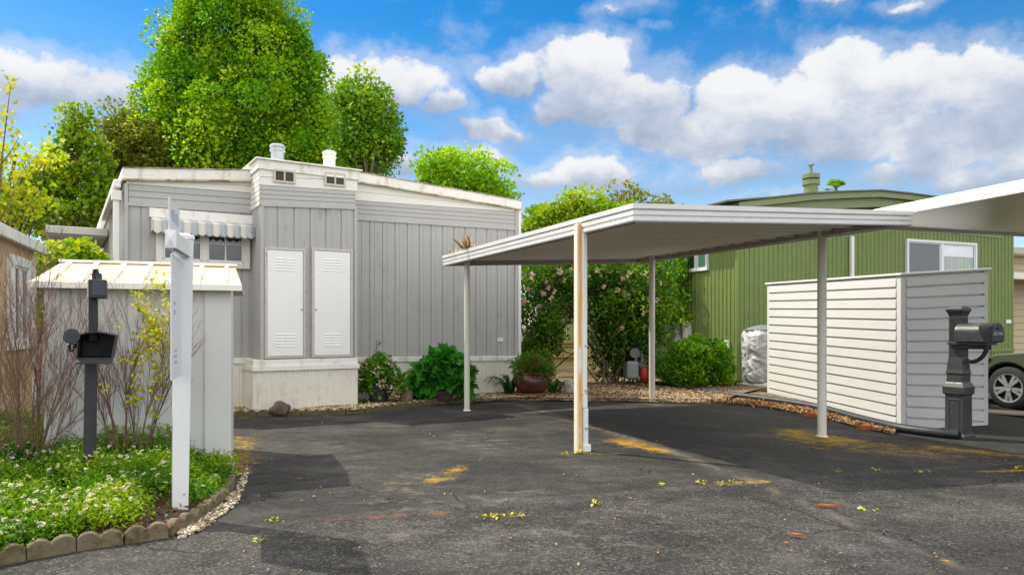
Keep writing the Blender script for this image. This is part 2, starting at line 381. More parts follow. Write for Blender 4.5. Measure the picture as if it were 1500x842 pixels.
L_MID = trans_leaf('dark_tree_leaves', (.05, .17, .006), (.16, .34, .008), (.44, .56, .016), .5)
L_BRIGHT = trans_leaf('lime_leaves', (.16, .36, .008), (.30, .54, .012), (.46, .66, .02), .5)
L_OLIVE = trans_leaf('olive_leaves', (.08, .15, .010), (.20, .24, .014), (.36, .28, .022), .45)
L_YEL = trans_leaf('yellow_leaves', (.26, .36, .010), (.52, .54, .015), (.74, .58, .02), .45)
L_YG = trans_leaf('yellow_green_leaves', (.11, .26, .005), (.31, .46, .008), (.62, .62, .014), .48)
L_ROSE = trans_leaf('rose_leaves', (.02, .085, .005), (.075, .20, .006), (.30, .42, .012), .45)
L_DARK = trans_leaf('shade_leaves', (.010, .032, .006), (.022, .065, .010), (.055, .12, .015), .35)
L_HYD = trans_leaf('hydrangea_leaves', (.02, .14, .012), (.05, .27, .018), (.11, .40, .03), .4)
L_BUSH = trans_leaf('box_leaves', (.04, .17, .004), (.15, .37, .006), (.40, .60, .012), .48)
L_GC = trans_leaf('ground_cover_leaves', (.025, .11, .004), (.11, .27, .007), (.34, .48, .012), .45)
L_GER = trans_leaf('geranium_leaves', (.05, .17, .010), (.12, .30, .014), (.26, .26, .06), .4)
L_STRAP = trans_leaf('strap_leaves', (.012, .06, .008), (.03, .11, .012), (.08, .20, .02), .3)
L_DRY = trans_leaf('dry_blades', (.36, .25, .12), (.55, .40, .22), (.66, .52, .32), .3)
PINK = leafmat('pink_petals', [(0, (.62, .32, .29)), (.5, (.78, .53, .46)), (1, (.84, .70, .60))], .35)
RED = leafmat('red_petals', [(0, (.42, .02, .012)), (.5, (.60, .035, .02)), (1, (.7, .10, .04))], .3)
PETAL = leafmat('white_petals', [(0, (.75, .70, .58)), (.5, (.85, .82, .74)), (1, (.85, .72, .66))], .3)
YCORE = plain('yellow_florets', (.62, .42, .03), .7)

# ------------------------------------------------------------------ ground
def sheet(name, xs, ys, zf, mat, kind='structure', smooth=True, keep=None, attrs=None):
    nx, ny = len(xs), len(ys); me = bpy.data.meshes.new(name)
    vs = [(x, y, zf(x, y)) for y in ys for x in xs]
    fs = [(j*nx+i, j*nx+i+1, (j+1)*nx+i+1, (j+1)*nx+i) for j in range(ny-1) for i in range(nx-1)
          if keep is None or keep((xs[i]+xs[i+1])/2, (ys[j]+ys[j+1])/2)]
    me.from_pydata(vs, [], fs); me.materials.append(mat)
    me.polygons.foreach_set('use_smooth', [smooth]*len(fs))
    for k, fn in (attrs or {}).items():
        a = me.attributes.new(k, 'FLOAT', 'POINT'); a.data.foreach_set('value', [fn(p[0], p[1]) for p in vs])
    o = bpy.data.objects.new(name, me); COL.objects.link(o); o['kind'] = kind; return o
def soilmat():
    n = NT('soil'); p = n.wpos(); a = n.noise(p, 9, 6, .65)
    c = n.ramp(a, [(.3, (.035, .022, .012)), (.55, (.09, .055, .03)), (.75, (.16, .10, .055))])
    return n.done(n.pbr(c, .95, 0, n.bump(a, .8, .03)))
SOIL = soilmat()
gx = [-600, -200, -80, -40, -25, -16]+[x*.5 for x in range(-24, 25)]+[16, 25, 40, 80, 200, 600]
gy = [-600, -100, -30, -12]+[y*.5 for y in range(-8, 33)]+[20, 26, 34, 50, 90, 200, 700]
sheet('ground', gx, gy, lambda x, y: g(x, y)-.03, SOIL)
# asphalt
def seg_d(p, a, b):
    ax, ay, bx, by = a[0], a[1], b[0], b[1]; dx, dy = bx-ax, by-ay
    t = max(0, min(1, ((p[0]-ax)*dx+(p[1]-ay)*dy)/(dx*dx+dy*dy))); return math.hypot(p[0]-ax-dx*t, p[1]-ay-dy*t)
seamA = [G(760, 592), G(860, 622), G(985, 662), G(1110, 706)]
seamB = [G(1110, 706), G(1210, 750), G(1300, 792), G(1400, 826), G(1500, 868)]
edge = [G(345, 775), G(480, 757), G(600, 745), G(700, 737), G(900, 722), G(1110, 706), G(1300, 690), G(1500, 676)]
MOSS = [(G(905, 645), G(970, 660), .17, 1.12), (G(1050, 708), G(1125, 704), .06, .8), (G(845, 662), G(905, 664), .06, .8), (G(640, 700), G(675, 684), .13, .62), (G(560, 708), G(655, 703), .08, .5),
        (G(590, 680), G(612, 684), .03, .6), (G(1165, 632), G(1215, 642), .34, .72), (G(1200, 646), G(1350, 662), .85, .60), (G(1380, 655), G(1500, 668), .2, .6), (G(720, 758), G(768, 754), .025, 1.1),
        (G(355, 640), G(350, 690), .2, .7), (G(345, 612), G(410, 604), .07, .6), (G(1370, 815), G(1400, 824), .02, 1.2), (G(360, 720), G(420, 735), .05, .5), (G(950, 592), G(970, 594), .06, .8), (G(1440, 690), G(1500, 688), .06, .8)]
RUSTY = [(G(480, 762), G(650, 750), .07, .8), (G(660, 748), G(760, 738), .05, .5), (G(350, 612), G(480, 612), .12, .6), (G(420, 680), G(470, 682), .06, .6)]
def spotf(L):
    return lambda x, y: min(1.0, sum(k*math.exp(-(seg_d((x, y), a, b)/r)**2) for a, b, r, k in L))
def lin(pts): return lambda x, y: min(seg_d((x, y), pts[i], pts[i+1]) for i in range(len(pts)-1))
dA, dB, dE = lin(seamA), lin(seamB), lin(edge)
def interp(pts, x):
    for i in range(len(pts)-1):
        if pts[i][0] <= x <= pts[i+1][0]:
            t = (x-pts[i][0])/(pts[i+1][0]-pts[i][0]); return pts[i][1]+(pts[i+1][1]-pts[i][1])*t
    return pts[0][1] if x < pts[0][0] else pts[-1][1]
def newer(x, y):                                 # the darker, finer parking pad right of the seam
    b = seamA[-1]; e = seamA[0]; t = (y-b[1])/(e[1]-b[1]); xs_ = b[0]+(e[0]-b[0])*t
    return ss(-.06, .10, x-xs_)*ss(-.08, .08, y-interp(edge, x))
def roadf(x, y): return ss(.10, -.10, y-interp(edge, x)) if False else 1-ss(-.10, .10, y-interp(edge, x))
def asphalt():
    n = NT('asphalt'); p = n.wpos()
    road, new = n.attr('road'), n.attr('newer'); moss, rust, seam, pale = n.attr('moss'), n.attr('rust'), n.attr('seam'), n.attr('pale')
    big = n.noise(p, .9, 5, .6); mid = n.noise(p, 5, 6, .65); grit = n.vor(p, 84, 'F1', 'Color'); gs = n.n('ShaderNodeSeparateColor'); n.put(gs.inputs[0], grit)
    gr = gs.outputs[0]; finer = n.noise(p, 160, 3, .6)
    base = n.ramp(big, [(.3, (.015, .0147, .0142)), (.45, (.027, .0262, .0248)), (.55, (.043, .041, .0378)), (.68, (.064, .060, .054))])
    base = n.mix(1.0, base, n.ramp(n.noise(n.map(p, (1, 1.3, 1), (5, 9, 0)), 2.6, 8, .68, .4), [(.34, (.38, .38, .39)), (.5, (.70, .70, .70)), (.66, (1.15, 1.13, 1.10))]), 'MULTIPLY')
    base = n.mix(new, base, n.ramp(mid, [(.32, (.016, .0155, .015)), (.5, (.029, .0275, .025)), (.68, (.046, .0435, .038))]))
    spk = n.mth('MULTIPLY', n.mr(gr, .62, .98), n.mth('ADD', .25, n.mth('MULTIPLY', road, .24)))
    spk = n.mth('MULTIPLY', spk, n.mth('SUBTRACT', 1.0, n.mth('MULTIPLY', new, .7)))
    spk = n.mth('MULTIPLY', spk, n.mr(n.mth('ADD', n.mth('MULTIPLY', mid, .5), n.mth('MULTIPLY', big, .5)), .36, .6, .25, 1.0))
    c = n.mix(spk, base, (.20, .18, .155))
    c = n.mix(n.mth('MULTIPLY', n.mr(n.noise(n.map(p, (1, 1.5, 1), (0, 0, 0), (0, 0, -.35)), 4.2, 9, .76), .50, .64), n.mth('MULTIPLY', pale, .5)), c, (.235, .205, .17))
    tar = n.mr(n.noise(n.map(p, (1, 2.2, 1), (3, 1, 0)), 2.1, 6, .62), .60, .70)
    wv_ = n.n('ShaderNodeVectorMath', operation='MULTIPLY_ADD'); nzc = n.n('ShaderNodeTexNoise'); n.put(nzc.inputs['Vector'], p); nzc.inputs['Scale'].default_value = 3.5; nzc.inputs['Detail'].default_value = 5; n.put(wv_.inputs[0], nzc.outputs[1]); wv_.inputs[1].default_value = (.28, .28, 0); n.put(wv_.inputs[2], p)
    crk = n.mr(n.vor(wv_.outputs[0], .62, 'DISTANCE_TO_EDGE'), .0015, .011, 1, 0); crk = n.mth('MULTIPLY', crk, n.mr(n.noise(p, .7, 3), .50, .60))
    c = n.mix(n.mth('MULTIPLY', crk, .8), c, (.008, .008, .008))
    c = n.mix(n.mth('MULTIPLY', tar, .7), c, (.016, .016, .0165))
    c = n.mix(n.mth('MULTIPLY', n.mr(finer, .45, .7), .25), c, (.02, .02, .02))
    c = n.mix(n.mth('MULTIPLY', seam, n.mr(mid, .35, .6, .2, .8)), c, (.15, .128, .098))
    rk = n.mr(n.mth('ADD', rust, n.mth('MULTIPLY', n.mth('SUBTRACT', n.noise(n.map(p, (1, 2, 1)), 7, 7, .72), .5), 2.6)), .50, .95)
    c = n.mix(n.mth('MULTIPLY', rk, .65), c, (.15, .06, .022))
    mn = n.mth('ADD', n.mth('MULTIPLY', n.noise(p, 30, 5, .7), .5), n.mth('MULTIPLY', n.noise(n.map(p, (1, 1.6, 1)), 5.5, 6, .72), .5)); mk = n.mr(n.mth('ADD', moss, n.mth('MULTIPLY', n.mth('SUBTRACT', mn, .5), 4.2)), .40, .95)
    mk = n.mth('MULTIPLY', mk, n.mr(moss, .06, .2))
    mcol = n.ramp(n.noise(p, 3.1, 3), [(.36, (.17, .14, .010)), (.5, (.44, .25, .010)), (.62, (.20, .125, .010))])
    c = n.mix(n.mth('MULTIPLY', mk, .75), c, mcol)
    wet = n.mr(n.noise(n.map(p, (1, 1.6, 1), (7, 2, 0)), .8, 3), .50, .62)
    ro = n.mth('SUBTRACT', n.mr(mid, .3, .7, .78, .95), n.mth('MULTIPLY', wet, .18))
    h = n.mth('ADD', n.mth('MULTIPLY', n.vor(p, 95), .7), n.mth('MULTIPLY', finer, .5)); h = n.mth('ADD', h, n.mth('MULTIPLY', mk, .6))
    return n.done(n.pbr(c, ro, 0, n.bump(h, .55, .006), .3))
def axis(a, b, s): k = int(round((b-a)/s)); return [a+(b-a)*i/k for i in range(k+1)]
ax_ = [-60, -30, -15, -9]+axis(-6, 9, .07)+[12, 20, 40, 60]; ay_ = [-12, -5, 0, 2]+axis(2.6, 14, .07)
PALEC = [(G(560, 720), G(620, 700), .3, .9), (G(740, 655), G(700, 640), .3, 1), (G(600, 740), G(760, 725), .25, .9), (G(560, 800), G(900, 790), .5, .6), (G(440, 640), G(520, 660), .4, .5), (G(900, 740), G(1000, 730), .3, .5), (G(1010, 600), G(1200, 720), .1, .2)]
pth = spotf(PALEC)
sheet('road', ax_, ay_, lambda x, y: g(x, y)+.006*mnoise.noise(Vector((x*1.3, y*1.3, 3))), asphalt(), attrs={
    'moss': spotf(MOSS), 'rust': spotf(RUSTY), 'pale': pth, 'newer': newer, 'road': roadf,
    'seam': lambda x, y: max(math.exp(-(dA(x, y)/.075)**2)*.9, math.exp(-(dB(x, y)/.03)**2)*.7, math.exp(-(dE(x, y)/.03)**2)*.35)})
# ------------------------------------------------------------------ wall builders (local: x along the wall, y back, z up)
def ribs(mb, x0, x1, y, zb, zt, pitch, prof, mi=0, T=None):
    """vertical ribbed sheet; prof: list of (fraction of pitch, depth toward the viewer)"""
    xs = []; k = math.floor(x0/pitch)-1
    while k*pitch < x1:
        for f, dd in prof:
            x = (k+f)*pitch
            if x0+.002 < x < x1-.002: xs.append((x, dd))
        k += 1
    xs = [(x0, 0)]+xs+[(x1, 0)]
    vs = []; fs = []
    for x, dd in xs: vs += [(x, y-dd, zb(x)), (x, y-dd, zt(x))]
    for i in range(len(xs)-1): fs.append((2*i, 2*i+2, 2*i+3, 2*i+1))
    if T: vs = [T(*p) for p in vs]
    mb.add(vs, fs, mi)
def laps(mb, x0, x1, y, zb, zt, nb, proud=.016, mi=0, T=None, rec=.88):
    """nb overlapping horizontal boards between two lines"""
    T = T or (lambda *p: p); L = lambda x, k: zb(x)+(zt(x)-zb(x))*k
    for i in range(nb):
        rows = []
        for k, dd in ((0, 0), (0, proud), (rec, proud*.86), (rec+.01, .0), (1, .0)):
            t = (i+k)/nb; rows.append((T(x0, y-dd, L(x0, t)), T(x1, y-dd, L(x1, t))))
        vs = [p for r in rows for p in r]
        mb.add(vs, [(2*j, 2*j+1, 2*j+3, 2*j+2) for j in range(4)], mi)
def fbox(mb, x0, x1, y, dp, zb, zt, mi=0):      # slab on the wall between two sloping lines, standing dp proud of y
    mb.hexa([(x0, y-dp, zb(x0)), (x1, y-dp, zb(x1)), (x1, y, zb(x1)), (x0, y, zb(x0))],
            [(x0, y-dp, zt(x0)), (x1, y-dp, zt(x1)), (x1, y, zt(x1)), (x0, y, zt(x0))], mi)
C_ = lambda z: (lambda x: z)
VGROOVE = [(.0, 0), (.02, -.014), (.10, -.014), (.12, 0), (.44, 0), (.46, .006), (.54, .006), (.56, 0)]
# ================================================================== GREY MOBILE HOME
H = Pl(.09, 13.05, 32.4)
home = thing('mobile_home', 'grey metal mobile home with white gabled roof edge, twin white utility doors and striped awning', 'mobile home', (H.o[0], H.o[1], 0), H.a)
xl = H.x(182); BD = .55                          # left corner, depth of the bay
bx0, bx1 = H.x(381, -BD), H.x(523, -BD)
zTrimT = H.line((345, 524), (756, 521)); zBandB = H.line((183, 299), (758, 336)); zBandT = H.line((183, 269), (758, 310.5))
zRoofL, zRoofM, zRoofR = H.z(182, 249), H.z(527, 255), H.z(760, 296)
xM = H.x(527)
def zTop(x): return zRoofL+(zRoofM-zRoofL)*(x-xl)/(xM-xl) if x < xM else zRoofM+(zRoofR-zRoofM)*(x-xM)/(0-xM)
m = MB(); ribs(m, xl, 0, 0, zTrimT, zBandB, .22, VGROOVE)
sw = Pl(*H.w(xl, 0)[:2], 32.4+90)                # side walls
for k, xx in ((1, xl), (1, 0)):
    T = (lambda xx, sg: (lambda x, y, z: (xx+sg*y, x, z)))(xx, 1 if xx == xl else -1)
    ribs(m, 0, 9, 0, C_(.78), C_(3.2), .22, VGROOVE, 0, T)
m.quad((xl, 9, .1), (0, 9, .1), (0, 9, 3.3), (xl, 9, 3.3))
m.build('wall', GREY, home, fix=False)
m = MB(); laps(m, xl+.05, bx0-.01, 0, lambda x: zBandB(x)+.02, zBandT, 3, .014); laps(m, bx1+.0, -.03, 0, lambda x: zBandB(x)+.02, zBandT, 4, .014)
fbox(m, xl+.02, -.0, -.002, .02, lambda x: zBandB(x)-.02, lambda x: zBandB(x)+.025)
m.build('board_band', GREY_BAND, home, fix=False)
m = MB(); laps(m, xl+.02, xM, 0, zBandT, zTop, 3, .012); laps(m, xM, -.0, 0, zBandT, zTop, 3, .012); m.build('gable_boards', WHITE, home, fix=False)
# roof slab with its white edge
m = MB()
for a, b in ((xl-.03, xM), (xM, .06)):
    th = .135
    za = zTop(a) if a >= xl else zTop(xl); zb_ = zTop(b) if b <= 0 else zTop(0)
    m.hexa([(a, -.07, za-th), (b, -.07, zb_-th), (b, 9.3, zb_-th), (a, 9.3, za-th)], [(a, -.07, za+.012), (b, -.07, zb_+.012), (b, 9.3, zb_+.012), (a, 9.3, za+.012)])
m.build('roof', WHITE_DIRTY, home, bev=.008)
m = MB()
for a, b in ((xl-.02, xM), (xM, .05)):
    za = zTop(max(a, xl)); zb_ = zTop(min(b, 0)); m.hexa([(a, -.078, za-.155), (b, -.078, zb_-.155), (b, -.02, zb_-.155), (a, -.02, za-.155)], [(a, -.078, za-.134), (b, -.078, zb_-.134), (b, -.02, zb_-.134), (a, -.02, za-.134)])
    m.hexa([(a, -.085, za+.013), (b, -.085, zb_+.013), (b, -.02, zb_+.013), (a, -.02, za+.013)], [(a, -.085, za+.024), (b, -.085, zb_+.024), (b, -.02, zb_+.024), (a, -.02, za+.024)])
m.build('drip_edge', paint('mildewed_edge', (.55, .48, .36), .7, .3, (.20, .14, .05), .9, (.44, .58), 2.2, 2), home)
m = MB()
for xx in (xl-.04,):
    m.box(xx-.09, xx, -.03, 9.3, zTop(xl)-.25, zTop(xl)-.14)
m.build('gutter', WHITE_DIRTY, home, bev=.015)
m = MB(); m.box(xl-.13, xl-.055, .02, .10, .7, zTop(xl)-.3); m.box(xl-.15, xl-.03, .0, .12, zTop(xl)-.42, zTop(xl)-.28); m.build('downspout', WHITE, home, bev=.01)
m = MB(); m.box(.012, .075, -.035, .03, .55, zTop(0)-.10); m.build('downspout', WHITE, home, bev=.01)
m = MB(); fbox(m, xl-.0, xl+.045, -.0, .03, C_(.7), zBandT); fbox(m, -.05, .0, 0, .03, C_(.7), zTop); m.each('corner_trim', GREY_BAND, home, bev=.004)
# skirting
m = MB(); SK = [(0, 0), (.1, .008), (.5, .008), (.6, 0)]
ribs(m, xl, bx0+.05, -.01, C_(-.02), lambda x: zTrimT(x)-.07, .055, SK); ribs(m, bx1-.05, -.0, -.01, C_(-.02), lambda x: zTrimT(x)-.07, .055, SK)
T = lambda x, y, z: (0-y, x, z); ribs(m, -.01, 9, .0, C_(0), C_(.75), .055, SK, 0, T)
m.build('skirting', CREAM, home, fix=False)
m = MB(); fbox(m, xl, bx0, -.004, .035, lambda x: zTrimT(x)-.085, zTrimT); fbox(m, bx1, .01, -.004, .035, lambda x: zTrimT(x)-.085, zTrimT); m.each('skirting_trim', WHITE_DIRTY, home, bev=.006)
# ---- bay with twin doors
zbT = H.line((384, 233), (522, 235), -BD); zbF = H.line((384, 248), (522, 249), -BD); zbW = H.line((384, 271), (522, 280), -BD); zbB = H.line((384, 301), (522, 306), -BD); zbD = H.line((384, 527), (520, 527), -BD)
m = MB(); ribs(m, bx0, bx1, -BD, zbD, zbB, .235, VGROOVE)
T = lambda x, y, z: (bx0+y, -x, z)               # left cheek: x runs from the wall outwards
ribs(m, 0, BD, 0, lambda x: zbD(bx0), lambda x: zbB(bx0), .11, [(0, 0), (.06, -.008), (.2, -.008), (.26, 0)], 0, T)
T2 = lambda x, y, z: (bx1-y, -BD+x, z); ribs(m, 0, BD, 0, lambda x: zbD(bx1), lambda x: zbB(bx1), .22, VGROOVE, 0, T2)
bay = m.build('bay', GREY, home, fix=False)
m = MB(); laps(m, bx0-.01, bx1-.03, -BD, lambda x: zbB(x)+.03, zbW, 4, .013); fbox(m, bx0, bx1, -BD-.002, .02, lambda x: zbB(x)-.012, lambda x: zbB(x)+.03); m.build('board_band', GREY_BAND, bay, fix=False)
m = MB(); laps(m, bx0-.01, bx1-.0, -BD, zbW, lambda x: zbF(x)+.01, 2, .012)
TC = lambda x, y, z: (bx0+y, -BD+x, z)
laps(m, -.012, BD, 0, lambda x: zbB(bx0), lambda x: zbF(bx0), 7, .013, 0, TC)
m.build('white_boards', WHITE, bay, fix=False)
m = MB(); m.box(bx0-.035, bx1+.035, -BD-.035, .6, zbF(bx0), zbT(bx0)-.012); m.box(bx0-.07, bx1+.07, -BD-.07, .6, zbT(bx0)-.012, zbT(bx0)+.012); m.build('bay_roof', WHITE_DIRTY, bay, bev=.006)
m = MB()
for xx in (bx0, bx1-.05): fbox(m, xx, xx+.05, -BD, .022, zbD, zbB)
m.each('corner_trim', GREY_BAND, bay, bev=.004)
m = MB(); ribs(m, bx0-.10, bx1, -BD-.03, C_(-.02), lambda x: zbD(x)-.13, .055, SK); T = lambda x, y, z: (bx0-.10+y, -x, z); ribs(m, 0, BD+.03, 0, C_(0), lambda x: zbD(bx0)-.13, .055, SK, 0, T)
m.build('skirting', CREAM, bay, fix=False)
m = MB(); m.box(bx0-.12, bx1+.02, -BD-.065, 0, zbD(bx0)-.16, zbD(bx0)-.09); m.box(bx0-.10, bx1+.0, -BD-.035, 0, zbD(bx0)-.09, zbD(bx0)+.0); m.each('skirting_trim', WHITE_DIRTY, bay, bev=.006)
# doors
SCREW = plain('screw_metal', (.22, .16, .10), .5, .6)
for (u0, v0, u1, v1, knob) in ((387, 361.5, 447, 525, 441), (456, 363, 516, 523.5, 462)):
    x0, x1 = H.x(u0, -BD), H.x(u1, -BD); za, zb_ = H.z(u0, v1, -BD), H.z(u0, v0, -BD)
    m = MB(); fw = .034; y = -BD-.004
    for q in ((x0, x0+fw, za, zb_), (x1-fw, x1, za, zb_), (x0+fw, x1-fw, zb_-fw, zb_), (x0+fw, x1-fw, za, za+fw*.8)): m.box(q[0], q[1], y-.028, y, q[2], q[3])
    fr = m.build('door_frame', TRIM_TAN, home, bev=.004)
    m = MB()
    for i in range(9):
        z = za+.1+i*(zb_-za-.2)/8
        for xx in (x0+.012, x1-.012): m.lathe([(.006, 0), (.006, .004), (.002, .007)], 6, (0, 0, 0)); b = m.v[-18:]; m.v[-18:] = [(xx+p[0], y-.028-p[2], z+p[1]) for p in b]
    DOORM = (m, fr)
    fr.data.materials.append(SCREW); bm = bmesh.new(); bm.from_mesh(fr.data); t_ = bpy.data.meshes.new('t'); t_.from_pydata(m.v, [], m.f); k0 = len(bm.faces); bm.from_mesh(t_); bm.faces.ensure_lookup_table(); [setattr(f, 'material_index', 1) for f in bm.faces[k0:]]; bm.to_mesh(fr.data); bm.free(); bpy.data.meshes.remove(t_)
    m = MB(); m.box(x0+fw+.004, x1-fw-.004, y-.022, y, za+fw*.8+.004, zb_-fw-.004)
    dr = m.build('utility_door', DOORWHITE, home, bev=.006)
    cx = (x0+x1)/2
    for zc in (zb_-.24, za+.26):
        m = MB()
        for i in range(5):
            for sgn in (-1, 1):
                xa, xb = cx+sgn*.075-.062, cx+sgn*.075+.062; z = zc+(i-2)*.042
                m.add([(xa, y-.0225, z+.012), (xb, y-.0225, z+.012), (xb, y-.030, z-.006), (xa, y-.030, z-.006), (xa, y-.0225, z-.007), (xb, y-.0225, z-.007)], ((0, 1, 2, 3), (3, 2, 5, 4), (0, 3, 4), (1, 5, 2)))
        m.build('louvre_panel', DOORWHITE, dr)
    m = MB(); kx = H.x(knob, -BD); kz = H.z(knob, 453, -BD); m.tube([(kx, y-.02, kz), (kx, y-.045, kz)], .012, 10); m.build('knob', STEEL, dr, smooth=True)
# vents
for (u0, v0, u1, v1) in ((400, 247.5, 432, 267), (474.5, 252, 505.5, 271.5)):
    x0, x1 = H.x(u0, -BD), H.x(u1, -BD); za, zb_ = H.z(u0, v1, -BD), H.z(u0, v0, -BD); y = -BD-.014
    m = MB(); f = .03; xm = (x0+x1)/2
    for q in ((x0, x0+f, za, zb_), (x1-f, x1, za, zb_), (x0+f, x1-f, zb_-f, zb_), (x0+f, x1-f, za, za+f), (xm-.012, xm+.012, za+f, zb_-f)): m.box(q[0], q[1], y-.022, y, q[2], q[3])
    v = m.build('vent', TRIM_TAN, bay, bev=.003)
    m = MB(); m.box(x0+f, x1-f, y-.003, y, za+f, zb_-f)
    for i in range(7):
        z = za+f+(i+.5)*(zb_-za-2*f)/7; m.box(x0+f, x1-f, y-.012, y-.004, z-.006, z+.002)
    m.build('mesh', plain('vent_mesh', (.10, .085, .07), .7, .2, .2, 60), v)
# flue pipes on the roof
def pipe_at(name, mat, u, vt, vb, y_off, rad):
    x = H.x(u, y_off); Yd = H.w(x, y_off)[1]; zt = CH-(vt-HV)*Yd/F; zb_ = zbT(bx0)+.005; r = rad*Yd/F
    m = MB(); h = zt-zb_
    m.lathe([(r*1.15, 0), (r*1.15, .03), (r*.9, .035), (r*.9, h*.62), (r*1.05, h*.64), (r*1.05, h*.72), (r*.88, h*.74), (r*.88, h*.8), (r*1.05, h*.82), (r*1.05, h*.92), (r*.8, h*.97), (r*.2, h)], 20, (x, y_off, zb_))
    return m.build(name, mat, home, auto=35)
pipe_at('flue', STEEL, 406.5, 211, 231, -BD+.28, 10.5); pipe_at('flue', WHITE_DIRTY, 482.5, 221, 232, -BD+.3, 9.5)
# window and awning
x0, x1 = H.x(228), H.x(365); za, zb_ = H.z(228, 389), H.z(228, 330)
m = MB(); f = .085
for q in ((x0, x0+f, za, zb_), (x1-f, x1, za, zb_), (x0+f, x1-f, zb_-f, zb_), (x0+f, x1-f, za, za+f)): m.box(q[0], q[1], -.06, -.004, q[2], q[3])
win = m.build('window', WHITE, home, bev=.006)
m = MB(); xm = H.x(299)
for a, b, div in ((x0+f, xm-.03, True), (xm+.03, x1-f, True)):
    fr2 = .03
    for q in ((a, a+fr2, za+f, zb_-f), (b-fr2, b, za+f, zb_-f), (a, b, zb_-f-fr2, zb_-f), (a, b, za+f, za+f+fr2)): m.box(q[0], q[1], -.045, -.012, q[2], q[3])
    c2 = (a+b)/2; m.box(c2-.011, c2+.011, -.04, -.014, za+f, zb_-f); zz = za+(zb_-za)*.62; m.box(a, b, -.038, -.015, zz-.009, zz+.009)
m.box(xm-.03, xm+.03, -.05, -.008, za+f, zb_-f)
m.build('sash', WHITE, win, bev=.003)
m = MB(); m.box(x0+f, x1-f, -.016, -.008, za+f, zb_-f); m.build('pane', GLASS, win)
n = NT('dark_curtain'); cw = n.n('ShaderNodeTexWave'); n.put(cw.inputs['Vector'], n.pos()); cw.inputs['Scale'].default_value = 7
# scalloped metal awning in two tints
ax0, ax1 = H.x(222, -.02), H.x(367, -.02); zt = H.z(228, 309); nb = 14; m = MB(); wdt = (ax1-ax0)/nb
for i in range(nb):
    mi = i % 2; a = ax0+i*wdt; k = 5; zt_ = zt-.0
    rows = []
    for (yy, zz) in ((-.02, zt-.09), (-.25, zt-.15), (-.27, zt-.165), (-.275, zt-.31)):
        rows.append([(a+wdt*j/k, yy-.030*sin(pi*j/k)*(1 if mi else .55), zz-(.03*sin(pi*j/k) if zz < zt-.30 else 0)) for j in range(k+1)])
    for r in range(len(rows)-1):
        for j in range(k): m.quad(rows[r+1][j], rows[r+1][j+1], rows[r][j+1], rows[r][j], mi)
AWB = paint('blue_grey_awning_paint', (.42, .455, .475), .45, .1, (.24, .22, .12), .6, (.52, .68), 6, 14)
AWW = paint('cream_awning_paint', (.66, .64, .56), .45, .07, (.36, .30, .14), .6, (.54, .70), 6, 14)
aw = m.build('awning', [AWW, AWB], home, smooth=False, fix=False); aw.modifiers.new('thick', 'SOLIDIFY').thickness = .004
m = MB(); m.box(ax0-.03, ax1+.03, -.07, -.004, zt-.10, zt+.03); m.build('awning_rail', WHITE_DIRTY, aw, bev=.01)
m = MB()
for xx in (ax0-.012, ax1+.002): m.prism([(xx, -.01, zt-.1), (xx, -.25, zt-.15), (xx, -.27, zt-.30), (xx, -.01, zt-.30)], (.01, 0, 0))
m.each('awning_cheek', AWW, aw)
# label plate and flat porch roof on the left side
m = MB(); p0 = H.pt(733, 497, -.02); m.box(p0[0]-.06, p0[0]+.06, -.022, -.012, p0[2]-.035, p0[2]+.03); m.each('plate', WHITE, home)
pz = 2.86; m = MB(); m.box(xl-.95, xl-.02, 3.6, 8.5, pz-.0, pz+.13)
for i in range(16): m.box(xl-.93, xl-.04, 3.7+i*.3, 3.72+i*.3, pz-.03, pz)
m.build('porch_roof', ALU, home, bev=.01)
# ================================================================== CARPORT
ang = math.atan2(.417, .909); CP0 = Vector((1.08, 6.32))
car_e1, car_e2 = Vector((cos(ang), sin(ang))), Vector((-sin(ang), cos(ang)))
cp = thing('carport', 'white metal carport with flat ribbed roof on slim posts over the asphalt parking pad', 'carport', (CP0.x, CP0.y, 0), ang)
W, D, slope, zb0 = 3.66, 5.12, .049, 2.18
zr = lambda x: zb0+slope*x
FH = .162
m = MB()                                         # fascia: ridged gutter section all round, and the deck
prof = [(.0, 0), (-.012, .012), (-.012, .045), (.004, .05), (.004, .058), (-.012, .064), (-.012, .098), (.004, .104), (.004, .11), (-.02, .118), (-.02, FH), (.03, FH)]
ring = [(-.0, -.0), (W, 0), (W, D), (0, D)]
for i in range(4):
    a, b = ring[i], ring[(i+1) % 4]; ox = [(0, 0, 1), (1, 0, 1)][0]
    nx, ny = (b[1]-a[1]), -(b[0]-a[0]); ln = math.hypot(nx, ny); nx, ny = nx/ln, ny/ln
    tx, ty = (b[0]-a[0])/ln, (b[1]-a[1])/ln
    for j in range(len(prof)-1):
        (o0, h0), (o1, h1) = prof[j], prof[j+1]; q = []
        for (pt, e) in ((a, -1), (b, 1)):
            for (o, h) in ((o0, h0), (o1, h1)):
                o = -o; q.append((pt[0]+nx*o+tx*e*o, pt[1]+ny*o+ty*e*o, zr(pt[0])+h))
        m.quad(q[0], q[2], q[3], q[1])
    ins = .006                                   # inner face
    q = [(a[0]-nx*ins+tx*ins, a[1]-ny*ins+ty*ins), (b[0]-nx*ins-tx*ins, b[1]-ny*ins-ty*ins)]
    m.quad((*q[1], zr(q[1][0])+.002), (*q[0], zr(q[0][0])+.002), (*q[0], zr(q[0][0])+FH-.004), (*q[1], zr(q[1][0])+FH-.004))
m.build('fascia', ALU, cp, fix=False)
m = MB(); zs = lambda x: zr(x)+.105               # soffit of W-pans: ribs run across the roof
pit = .30
k = int(D/pit)
pts = []
